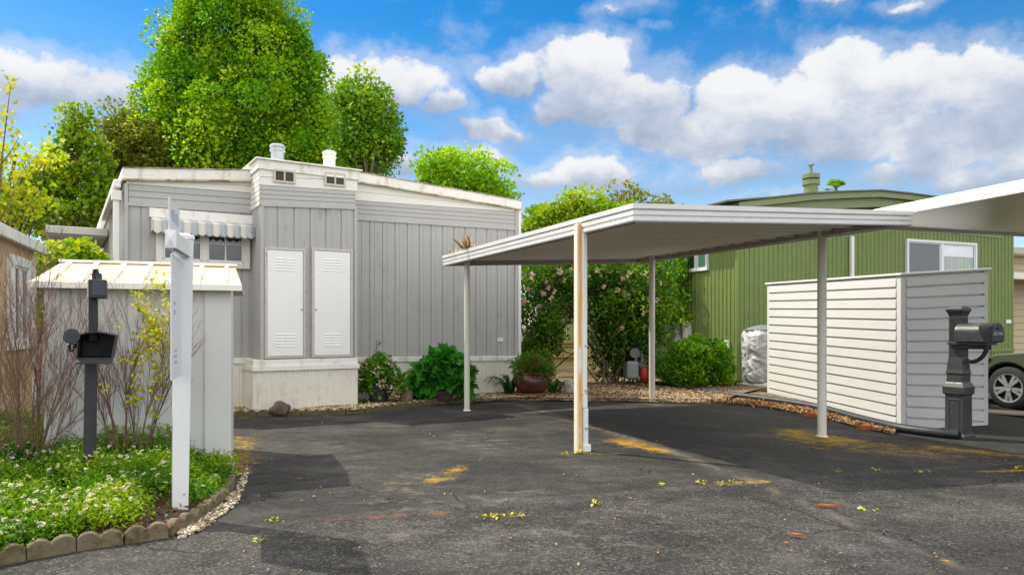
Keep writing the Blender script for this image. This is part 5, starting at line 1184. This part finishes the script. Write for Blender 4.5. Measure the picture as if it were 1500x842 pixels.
Y4 = 21
tree('slender open tree with thin pale trunk beyond the flat porch roof', gb(112, Y4), [E(112, 168, Y4, 12, 22), E(108, 200, Y4, 15, 20), E(92, 222, Y4, 16, 16), E(138, 208, Y4, 12, 18), E(100, 258, Y4, 30, 24), E(142, 250, Y4, 18, 26), E(60, 268, Y4, 24, 24), E(112, 305, Y4, 46, 26), E(40, 290, Y4, 28, 24), E(160, 298, Y4, 22, 28), E(80, 330, Y4, 50, 20)], L_YG, 230, 48, .30, .13, .12, shell=.3, wob=.35, tint=-.12)
Y5 = 22.5
tree('olive and bronze leaved tree between the slender tree and the tall maple', gb(195, Y5), [E(182, 185, Y5, 18, 24), E(200, 225, Y5, 32, 36), E(172, 240, Y5, 20, 30), E(212, 280, Y5, 38, 34), E(168, 300, Y5, 32, 34)], L_OLIVE, 230, 62, .4, .12, .18)
Y6 = 11.0
tree('yellow leaved tree above the beige house', gb(-30, Y6+1.5), [E(20, 240, Y6, 30, 22), E(45, 275, Y6, 22, 24), E(10, 290, Y6, 30, 30), E(-30, 260, Y6, 40, 50), E(40, 305, Y6, 20, 16), E(70, 230, Y6, 14, 10), E(14, 325, Y6, 20, 12)], L_YG, 64, 20, .24, .085, .06, shell=.2, wob=.4, droop=.3, tw=4, tint=.28)
m = MB(); tt = thing('sapling', 'thin bare shoot with yellow tip leaves rising before the beige house', 'sapling', gb(-6, 8.2), 0)
pp = [P(-6, 470, 8.2), P(-4, 330, 8.2), P(2, 240, 8.2), P(10, 170, 8.2), P(16, 122, 8.2)]; o0 = Vector(gb(-6, 8.2)); m.tube([o0-o0]+[p-o0 for p in pp], [.016, .014, .011, .009, .006, .003], 6)
for (a, b) in ((P(2, 240, 8.2), P(28, 200, 8.2)), (P(-4, 330, 8.2), P(30, 255, 8.2)), (P(-4, 300, 8.2), P(-30, 220, 8.2))): m.tube([a-o0, a.lerp(b, .5)-o0+Vector((0, 0, -.03)), b-o0], [.008, .006, .003], 5)
m.build('stem', TWIG, tt, smooth=True)
cs_ = [P(16, 122, 8.2), P(10, 165, 8.2), P(8, 180, 8.2), P(28, 200, 8.2), P(30, 255, 8.2), P(2, 195, 8.2)]
pts = np.concatenate([np.array([c-o0]*16)+RNG.normal(0, .055, (16, 3)) for c in cs_]); leafobj('leaves', pts, RNG.normal(0, 1, pts.shape), .075, L_YEL, tt)
tree('bright yellow-green shrub between the beige house and the pale grey shed roof', gb(108, 9.6), [E(85, 384, 9.6, 26, 18), E(118, 378, 9.6, 24, 18), E(104, 362, 9.6, 9, 18), E(135, 388, 9.6, 16, 12), E(60, 390, 9.6, 18, 18), E(60, 440, 9.6, 26, 45), E(90, 430, 9.6, 26, 40)], L_YG, 80, 48, .2, .085, .04, name='shrub', cat='shrub', tint=.05)
# trees behind the rose arch and beyond
Y7 = 18.5
tree('yellow-green bushy tree behind the carport roof beside the grey home', gb(850, Y7), [E(790, 330, Y7, 34, 26), E(830, 322, Y7, 40, 28), E(800, 365, Y7, 48, 30), E(870, 330, Y7, 42, 30), E(860, 303, Y7, 20, 16), E(775, 352, Y7, 18, 26), E(900, 340, Y7, 40, 30), E(850, 375, Y7, 70, 34)], L_YG, 260, 80, .34, .10, .14, shell=.45, tint=.02)
tree('sparse tawny branched treetop over the carport roof beside the green home', gb(930, Y7+2), [E(915, 300, Y7+2, 26, 20), E(955, 305, Y7+2, 30, 14), E(890, 305, Y7+2, 20, 16), E(940, 320, Y7+2, 50, 20), E(970, 315, Y7+2, 22, 16), E(905, 285, Y7+2, 12, 12)], L_OLIVE, 90, 40, .3, .09, .10, shell=.25, wob=.35, tint=.2)
# ---- climbing rose
Y8 = 14.6; rb = thing('rose_bush', 'large climbing rose arch with pale pink blooms between the grey and green homes', 'rose bush', gb(880, Y8), 0); ob = Vector(gb(880, Y8))
re_ = [E(795, 405, Y8, 36, 28, .7), E(800, 445, Y8, 34, 36, .6), E(785, 490, Y8-.2, 20, 40, .5), E(850, 400, Y8, 46, 24, .7), E(905, 405, Y8, 46, 30, .8), E(920, 450, Y8, 46, 42, .8), E(948, 428, Y8, 26, 42, .8), E(966, 402, Y8+.2, 16, 24, .6), E(943, 482, Y8+.2, 22, 34, .6), E(938, 545, Y8-.15, 9, 14, .2), E(900, 492, Y8+.2, 24, 34, .5), E(880, 440, Y8+.3, 30, 40, .6)]
rl = [(e[0]-ob.x, e[1]-ob.y, e[2], *e[3:]) for e in re_]
m = MB()
for i in range(24):
    e = rl[i % len(rl)]; x0 = random.choice([-1.55, -1.2, .1, .35, .7, .95])+random.gauss(0, .08); tip = Vector(e[:3])+Vector((random.gauss(0, .4)*e[3], random.gauss(0, .4)*e[4], random.uniform(-.4, .6)*e[5]))
    a = Vector((x0, random.gauss(.1, .2), -.05)); m.tube([a, a.lerp(tip, .4)+Vector((random.gauss(0, .08), 0, .25)), a.lerp(tip, .75)+Vector((random.gauss(0, .06), 0, .15)), tip], [.022, .017, .012, .005], 5)
m.build('stems', BARK, rb, fix=False)
pts, out, ti, sc_ = clumps(rl, 420, 62, .26, .5, .2); leafobj('foliage', pts, out, .075, L_ROSE, rb, .62, .5, .8, .75, ti)
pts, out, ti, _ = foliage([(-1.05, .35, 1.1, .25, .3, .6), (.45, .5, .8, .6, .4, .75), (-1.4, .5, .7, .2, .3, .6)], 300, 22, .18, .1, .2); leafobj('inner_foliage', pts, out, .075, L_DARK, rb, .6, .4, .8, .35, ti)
pt = (RNG.normal(0, 1, (22, 3))*np.array([.018, .018, .012])); po = unit(pt*np.array([1, 1, .6])+np.array([0, 0, .012]))
bloom = leafobj('rose_bloom', pt*.8, po, .05, PINK, rb, 1.1, .4, .3, fold=-.15)
spots = [(773, 424), (779, 404), (800, 413), (803, 421), (807, 437), (820, 398), (812, 427), (790, 448), (796, 430), (768, 442), (846, 402), (838, 396), (862, 405), (920, 402), (912, 408), (945, 400), (930, 428), (917, 432), (942, 458), (911, 480), (884, 420), (905, 425), (967, 415), (950, 414), (826, 410), (785, 460), (895, 398), (875, 396), (853, 418), (962, 440)]
for i, (u, v) in enumerate(spots):
    c = bloom if i == 0 else bloom.copy()
    if i: COL.objects.link(c)
    c.parent = rb; c.location = P(u, v, Y8-.62-.12*random.random())-ob; s_ = random.uniform(.7, 1.1); c.scale = (s_, s_, s_); c.rotation_euler = (random.uniform(.3, 1.3), 0, random.uniform(-.8, .8))
# slender metal arch frame carrying the rose
ta = thing('garden_arch', 'pale slender metal arch frame carrying the pink climbing rose', 'garden arch', (P(790, 560, 15.3).x, 15.3, .02), radians(10))
m = MB()
for x in (0, .17):
    for y in (0, .5): m.tube([(x, y, 0), (x, y, 2.1)], .013, 8)
    m.tube([(x+.0, 0, 2.1)]+[(x+.0+.0, .25-.25*cos(t), 2.1+.25*sin(t)) for t in (.5, 1., 1.57, 2.1, 2.6, 3.14)], .011, 6)
for i in range(8): m.tube([(0, 0, .2+i*.25), (.17, 0, .2+i*.25)], .008, 6); m.tube([(0, .5, .2+i*.25), (.17, .5, .2+i*.25)], .008, 6)
m.build('frame', plain('pale_metal', (.50, .51, .50), .45, .3), ta, smooth=True)
m = MB(); m.box(-.07, .03, -.05, -.015, .58, .78); m.build('box', ALU, ta, bev=.01)
# bush by the green home
Y9 = 14.2
def bush(label, u, y, ells, mat, n, per, rad, leaf, name='shrub', dark=True, aspect=.6, tint=0, cat='shrub'):
    o0 = Vector((P(u, 500, y).x, y, g(P(u, 500, y).x, y)+.02)); t = thing(name, label, cat, o0); L = [(e[0]-o0.x, e[1]-o0.y, e[2]-o0.z, *e[3:]) for e in ells]; m = MB()
    for i in range(16):
        e = L[i % len(L)]; m.tube([(random.gauss(0, .06), random.gauss(0, .05), -.03), Vector(e[:3])*.5+Vector((0, 0, .05)), Vector(e[:3])+Vector((random.gauss(0, .5)*e[3], 0, .3*e[5]))], [.014, .010, .003], 5)
    m.build('stems', BARK, t, fix=False); pts, out, ti, _ = clumps(L, n, per, rad, .5, .18); keep_ = pts[:, 2] > .0
    leafobj('foliage', pts[keep_], out[keep_], leaf, mat, t, aspect, .6, .8, .6, ti[keep_]+tint); return t
bush('rounded bright green leafy bush against the sunlit side of the green home', 1018, Y9, [E(1018, 525, Y9, 46, 30, .5), E(1005, 542, Y9, 30, 22, .5), E(1045, 535, Y9, 26, 26, .45), E(1027, 512, Y9, 22, 14, .35), E(1030, 550, Y9, 40, 14, .4), E(985, 545, Y9, 18, 16, .35)], L_BUSH, 230, 60, .17, .07)
m = None
yb_ = 16.6
tree('leafy branch bush beside the upper window of the green home', gb(1000, yb_), [E(1005, 388, yb_, 13, 14, .25), E(998, 398, yb_, 10, 10, .2), E(985, 420, yb_, 18, 26, .3), E(990, 460, yb_, 18, 30, .3)], L_BUSH, 46, 40, .18, .085, .03, name='shrub', cat='shrub')
# ---- pot plants
GRAVZ = .075
k = 11.15/F; o0 = P(555, 588, 11.15); o0.z = GRAVZ-.01
t = thing('potted_plant', 'bushy pink geranium in a black nursery pot against the skirting beside the white doors', 'potted plant', o0, 0, 'potted plants along the grey home')
m = MB(); m.lathe([(.14, 0), (.18, .27), (.195, .275), (.195, .30), (.175, .30), (.165, .25)], 24); m.build('pot', BLACK, t, auto=40)
L = [(-.12, 0, .42, .22, .2, .2), (.16, 0, .40, .22, .2, .2), (0, 0, .55, .2, .18, .16), (-.25, -.04, .28, .14, .12, .14), (.28, -.02, .24, .13, .12, .12), (.02, -.14, .34, .16, .08, .14)]
pts, out, ti, _ = foliage(L, 150, 15, .09, .4, .2); leafobj('foliage', pts, out, .062, L_GER, t, .95, .6, .8, .5, ti)
pt = RNG.normal(0, .035, (34, 3)); fl = leafobj('blossom', pt, pt, .032, PINK, t, .9, .5, .8)
for i, (x, y, z) in enumerate(((.10, -.24, .30), (-.28, -.18, .38), (.24, -.2, .22), (.20, -.16, .64), (-.20, -.14, .58), (-.33, -.1, .30), (.02, -.22, .50), (.30, -.14, .12))):
    c = fl if i == 0 else fl.copy()
    if i: COL.objects.link(c)
    c.location = (x, y, z); c.rotation_euler = (0, 0, i)
st = np.array([[-.05+.01*i*.2, .02, .5+.03*i] for i in range(16)]); leafobj('tall_shoot', np.repeat(st, 4, 0)+RNG.normal(0, .012, (64, 3)), RNG.normal(0, 1, (64, 3)), .04, L_GER, t)
m = MB(); m.tube([(-.05, .02, .3), (-.045, .02, .97)], [.006, .003], 5); m.build('shoot_stem', BARK, t)
yh = 11.6; o0 = P(650, 582, yh); o0.z = GRAVZ-.01
t = thing('potted_plant', 'big round hydrangea with broad dark green leaves in a low brown pot', 'potted plant', o0, 0, 'potted plants along the grey home')
m = MB(); m.lathe([(.22, 0), (.27, .12), (.285, .125), (.285, .15), (.25, .15), (.24, .1)], 26); m.build('pot', plain('brown_pot', (.07, .04, .03), .7, 0, .2), t, auto=40)
L = [(0, 0, .42, .34, .30, .28), (-.22, 0, .32, .22, .22, .22), (.22, 0, .33, .21, .22, .23), (-.34, -.02, .16, .13, .14, .12), (.04, -.05, .62, .22, .18, .12)]
pts, out, ti, _ = foliage(L, 330, 3, .07, .86, .10); kk = pts[:, 2] > .02; leafobj('foliage', pts[kk], out[kk], .17, L_HYD, t, .78, .55, .45, .6, ti[kk], fold=.12, droop=.35)
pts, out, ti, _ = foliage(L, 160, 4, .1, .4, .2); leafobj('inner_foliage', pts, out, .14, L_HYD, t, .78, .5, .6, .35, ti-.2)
m = MB()
for i in range(14): a = i*.9; m.tube([(0.05*cos(a), .05*sin(a), .08), (.16*cos(a), .16*sin(a), .3), (.28*cos(a), .22*sin(a), .52)], [.012, .009, .005], 5)
m.build('stems', BARK, t, fix=False)
yp = 12.35; o0 = P(779, 580, yp); o0.z = .055
t = thing('potted_plant', 'round glazed brown bowl on a terracotta saucer filled with wispy red flowers', 'potted plant', o0, 0, 'potted plants along the grey home')
m = MB(); m.lathe([(.20, .05), (.27, .12), (.30, .22), (.295, .31), (.27, .36), (.285, .38), (.275, .40), (.25, .39), (.25, .34)], 36); m.build('pot', GLAZE, t, auto=50)
m = MB(); m.lathe([(.24, .0), (.315, .015), (.335, .05), (.32, .055), (.30, .03)], 36); m.build('saucer', TERRA, t, auto=40)
L = [(0, 0, .52, .30, .26, .16), (-.14, -.05, .46, .22, .2, .16), (.2, -.08, .42, .2, .2, .16), (0, 0, .62, .2, .18, .12), (.25, -.1, .34, .12, .12, .12)]
pts, out, ti, _ = foliage(L, 240, 16, .09, .3, .3); leafobj('foliage', pts, out, .06, L_GER, t, .22, .3, .8, .35, ti)
pt = RNG.normal(0, .012, (9, 3)); fl = leafobj('blossom', pt, pt, .034, RED, t, .8, .5, .8)
for i in range(16):
    c = fl if i == 0 else fl.copy()
    if i: COL.objects.link(c)
    e = random.choice(L); c.location = (e[0]+random.uniform(-.9, .9)*e[3], e[1]-e[4]*random.uniform(.7, 1.0), e[2]+random.uniform(-.6, .5)*e[5])
def daylily(u, v, y, n_, L_, label, spread=.6):
    o0 = P(u, v, y); o0.z = .05; m = MB()
    for i in range(n_):
        a = random.uniform(0, 2*pi); ln = L_*random.uniform(.65, 1.1); w_ = .016; d_ = Vector((cos(a), sin(a), 0)); s_ = Vector((-d_.y, d_.x, 0)); b = d_*random.uniform(0, .08)+s_*random.gauss(0, .04); pts_ = []
        for j in range(7):
            t = j/6; q = b+d_*(ln*spread*t**1.4)+Vector((0, 0, ln*(1.15*t-.62*t*t*t-.18*t*t))); ww = w_*(1-t**3)+.001; pts_ += [q-s_*ww, q+Vector((0, 0, -.006)), q+s_*ww]
        m.add(pts_, [(3*j, 3*j+1, 3*j+4, 3*j+3) for j in range(6)]+[(3*j+1, 3*j+2, 3*j+5, 3*j+4) for j in range(6)])
    o = m.build('daylily_clump', L_STRAP, None, smooth=True, fix=False); o.location = o0
    a = o.data.attributes.new('rnd', 'FLOAT', 'POINT'); r_ = np.repeat(RNG.random(n_), 21); a.data.foreach_set('value', r_.astype(np.float32)); return tag(o, label, 'plant', 'strap leaved clumps by the brown bowl')
daylily(745, 577, 12.5, 60, .62, 'larger arching strap leaved clump between the brown bowl and the grey home'); daylily(810, 577, 12.6, 46, .48, 'smaller strap leaved clump between the brown bowl and the pale upright rock')
daylily(530, 590, 10.95, 14, .18, 'tiny green sprout beside the black geranium pot'); daylily(1072, 572, 14.4, 20, .22, 'low tuft of green blades at the green home corner post')
# ================================================================== FLOWER BED PLANTS
def bedpoint():
    while True:
        u = random.uniform(-40, 338); v = random.uniform(640, 830); ve = np.interp(u, [a for a, b in BED], [b for a, b in BED])
        if v > ve-30: continue
        q = G(u, v, .1)
        if q.y > 6.15+(q.x+2.4)*.30 and q.x > -3.95: continue
        return u, v, q
pts, outs, tint, dz, fl = [], [], [], [], []
cnt = 0
while cnt < 5200:
    u, v, q = bedpoint()
    bare = max(math.exp(-((u-250)/52)**2-((v-752)/26)**2)*1.2, .9*math.exp(-((u-95)/34)**2-((v-738)/16)**2))
    if random.random() < bare*1.15: continue
    ve = np.interp(u, [a for a, b in BED], [b for a, b in BED]); hmax = .03+.24*ss(24, 100, ve-v)*(1-.75*ss(245, 300, u))+.09*mnoise.noise(q*2.3)
    z0 = bedz(q.x, q.y); h = max(.03, hmax*random.uniform(.35, 1.05)); c = np.array((q.x, q.y, z0+h)); nl = 11
    pts.append(c+RNG.normal(0, .032, (nl, 3))*np.array([1.1, 1.1, .9])); outs.append(RNG.normal(0, 1, (nl, 3))+np.array([0, 0, .5])); tint.append(.5+.8*mnoise.noise(q*2.3)+RNG.normal(0, .15, nl)); cnt += 1
    if random.random() < .21*(1-.7*ss(230, 280, u)): fl.append(c+np.array([0, 0, .035+random.random()*.03]))
gc = leafobj('daisy_ground_cover', np.concatenate(pts), np.concatenate(outs), .036, L_GC, None, .34, .7, .8, .35, np.concatenate(tint)); tag(gc, 'mass of green leaves and small white daisies filling the curved bed', None, None, 'stuff')
fp_, fo_, yc = [], [], MB()
for c in fl:
    nrm = Vector((random.gauss(.15, .35), random.gauss(-.35, .35), 1)).normalized(); a = nrm.orthogonal().normalized(); b = nrm.cross(a); r_ = 1
    for i in range(11): t_ = 2*pi*i/11; d_ = a*cos(t_)+b*sin(t_); fp_.append(Vector(c)+d_*.003); fo_.append(d_+nrm*.15)
    yc.blob(Vector(c)+nrm*.003, (.0055, .0055, .004), 1, 0)
dp = leafobj('daisy_petals', np.array([tuple(p) for p in fp_]), np.array([tuple(p) for p in fo_]), .0155, PETAL, gc, .38, .2, .05, fold=.02, svar=.15); dp['kind'] = 'stuff'
yo = yc.build('daisy_centres', YCORE, gc, fix=False); yo['kind'] = 'stuff'
# mulch chips on the bare patch
ch = []
for _ in range(900):
    u, v, q = random.uniform(60, 330), random.uniform(700, 775), None; ve = np.interp(u, [a for a, b in BED], [b for a, b in BED])
    if v > ve-16: continue
    q = G(u, v, .09); ch.append((q.x, q.y, bedz(q.x, q.y)+.008))
L_MULCH = leafmat('mulch_chips', [(0, (.05, .022, .01)), (.5, (.15, .06, .025)), (1, (.30, .15, .07))], .0, .9)
lo = leafobj('mulch', np.array(ch), RNG.normal(0, 1, (len(ch), 3))*np.array([1, 1, .15]), .035, L_MULCH, None, .35, 1.5, .3); tag(lo, None, None, None, 'stuff')
# bare shrubs
def bare_shrub(label, pos, height, nst, fan, lat=1.0, yellow=None, seed=1, dens=1):
    rr = random.Random(seed); t = thing('bare_shrub', label, 'shrub', pos, 0); m = MB(); tips = []
    def grow(p, d, ln, r_, lev):
        k = 4; path = [p]; rs = [r_]
        for i in range(k):
            d = (d+Vector((rr.gauss(0, .09), rr.gauss(0, .09), rr.gauss(.03, .05)))).normalized(); path.append(path[-1]+d*(ln/k)); rs.append(r_*(1-.62*(i+1)/k))
        m.tube(path, rs, 5 if lev == 0 else 3, 0, False); tips.append(path[-1])
        if lev < 3:
            for q in range((7, 6, 4)[lev]*dens):
                tt_ = rr.uniform(.25, .95); i = min(k-1, int(tt_*k)); b = path[i].lerp(path[i+1], tt_*k-i); a = rr.uniform(0, 2*pi); sp_ = rr.uniform(.32, .65); nd = (d+Vector((cos(a)*sp_*lat, sin(a)*sp_*.7, rr.uniform(.0, .2)))).normalized(); grow(b, nd, ln*rr.uniform(.34, .60), max(.0011, r_*.36), lev+1)
    for i in range(nst):
        a = rr.uniform(0, 2*pi); f_ = fan*rr.random()**.6; d = Vector((cos(a)*f_, sin(a)*f_*.6, 1)).normalized(); grow(Vector((cos(a)*.05+rr.gauss(0, .03), sin(a)*.04, -.03)), d, height*rr.uniform(.6, .95), rr.uniform(.006, .010), 0)
    m.build('branches', TWIG, t, fix=False)
    if yellow:
        sel = [p for p in tips if yellow(p, rr)]; pts = np.concatenate([np.array([p]*6)+RNG.normal(0, .022, (6, 3)) for p in sel]); leafobj('leaves', pts, RNG.normal(0, 1, pts.shape)+np.array([0, 0, .2]), .036, L_YEL, t, .7, .4, .8)
    return t
pb_ = P(46, 660, 5.25); pb_.z = .1; bare_shrub('dense tall bare brown twiggy shrub between beige house window and open black mailbox', pb_, 1.45, 11, .24, .6, None, 3)
pb_ = P(-12, 650, 4.9); pb_.z = .1; bare_shrub('low dark bare twiggy shrub before the beige house window', pb_, 1.0, 8, .6, 1.0, None, 9)
pb_ = P(190, 660, 5.45); pb_.z = .1; bare_shrub('half bare shrub with yellow leaves between the open black mailbox and white sign post', pb_, 1.2, 9, .17, .5, lambda p, r: -.14 < p.x < .27 and ((p.z > .80 and p.x > -.0 and r.random() < .34) or (p.z > .25 and p.x > -.06 and r.random() < .10)), 5)
# ================================================================== PALM, LITTER
yq = 60; q0 = P(1224, 480, yq); q0.z = 0; pt_ = thing('palm_tree', 'distant fan palm crown just above the green roof beside the vent stack', 'tree', q0); zt = CH-(277-HV)*yq/F
m = MB(); m.tube([(0, 0, -.2), (.1, 0, zt*.5), (0, 0, zt)], [.28, .2, .17], 10); m.build('trunk', BARK, pt_, smooth=True)
m = MB()
for i in range(26):
    a = 2*pi*i/26*3.1; el_ = random.uniform(-.25, 1.3); d_ = Vector((cos(a)*cos(el_), sin(a)*cos(el_), sin(el_))); c = Vector((0, 0, zt))+d_*.45; s_ = d_.cross(Vector((0, 0, 1))).normalized() if abs(d_.z) < .98 else Vector((1, 0, 0)); m.tube([Vector((0, 0, zt)), c], .02, 4); u_ = s_.cross(d_)
    for j in range(-5, 6):
        b_ = j*.22; dd = (d_*cos(b_)+s_*sin(b_)).normalized(); w_ = s_*cos(b_)*.035-d_*sin(b_)*.035; tip = c+dd*.62+Vector((0, 0, -.10)); m.add([c-w_*.4, c+dd*.35-w_, tip, c+dd*.35+w_], ((0, 1, 2, 3),))
o = m.build('crown', L_MID, pt_, fix=False); a = o.data.attributes.new('rnd', 'FLOAT', 'POINT'); a.data.foreach_set('value', RNG.random(len(o.data.vertices)).astype(np.float32))
# fallen leaves and scraps
def litter(name, zones, size, mat, label):
    pts = []
    for (u0, u1, v0, v1, n_) in zones:
        for _ in range(n_):
            q = G(random.uniform(u0, u1), random.uniform(v0, v1)); pts.append((q.x, q.y, q.z+.012))
    o = leafobj(name, np.array(pts), RNG.normal(0, 1, (len(pts), 3))*np.array([1, 1, .12]), size, mat, None, .55, 1.6, .3, svar=.5); return tag(o, label, None, None, 'stuff')
L_LIT = leafmat('fallen_leaves', [(0, (.10, .045, .018)), (.4, (.25, .11, .035)), (.75, (.45, .20, .05)), (1, (.50, .34, .10))], .1, .8)
litter('fallen_leaves', [(360, 1480, 600, 840, 150), (760, 960, 592, 640, 60), (345, 760, 602, 640, 50), (1380, 1500, 655, 670, 12), (360, 1480, 600, 840, 110)], .024, L_LIT, 'small brown and orange leaf scraps scattered on the asphalt')
strip = []
for _ in range(900):
    t = random.random(); u = 1035+t*275; v = np.interp(u, [1035, 1140, 1200, 1260, 1310], [589, 598, 610, 625, 636])-random.uniform(-2, 7); q = G(u, v); strip.append((q.x, q.y, q.z+.035))
for _ in range(700):
    u = random.uniform(760, 1070); v = random.uniform(566, 588); q = G(u, v); strip.append((q.x, q.y, q.z+.09))
o = leafobj('leaf_litter', np.array(strip), RNG.normal(0, 1, (len(strip), 3))*np.array([1, 1, .3]), .06, L_LIT, None, .5, 1.2, .4); tag(o, 'orange brown fallen leaves heaped along the black drain pipe', None, None, 'stuff')
L_LIMEL = leafmat('fresh_fallen_sprigs', [(0, (.30, .34, .02)), (1, (.62, .58, .03))], .2)
sp_pts = []
for (u, v, nn_) in ((722, 759, 16), (755, 756, 12), (875, 740, 12), (397, 766, 10), (383, 793, 8), (1025, 709, 14), (1058, 711, 8), (850, 664, 26), (830, 668, 12), (1266, 747, 12), (1228, 690, 6), (1286, 690, 8), (1490, 686, 10), (966, 714, 6), (1350, 694, 8), (345, 697, 8), (1076, 707, 6)):
    q = G(u, v); sp_pts.append(np.array([[q.x, q.y, q.z+.015]]*nn_)+RNG.normal(0, .028, (nn_, 3))*np.array([1, 1, .15]))
sp_pts = np.concatenate(sp_pts); o = leafobj('fallen_sprigs', sp_pts, RNG.normal(0, 1, sp_pts.shape)*np.array([1, 1, .25]), .035, L_LIMEL, None, .5, 1.3, .5); tag(o, 'small yellow-green sprigs dropped on the asphalt', None, None, 'stuff')
for (u, v, L_, rz, lab) in ((1212, 744, .17, -.1, 'orange sliver of bark lying on the road right of the seam'), (1166, 787, .09, -.4, 'short orange bark chip lying on the foreground road')):
    q = G(u, v); m = MB(); m.prism([(-L_/2, 0, .0), (0, -.014, .0), (L_/2, .0, 0), (0, .014, 0)], (0, 0, .014)); o = m.build('bark_chip', BRK, None); o.location = (q.x, q.y, q.z+.012); o.rotation_euler = (0, 0, rz); tag(o, lab, 'bark chip', 'bark chips on the road')
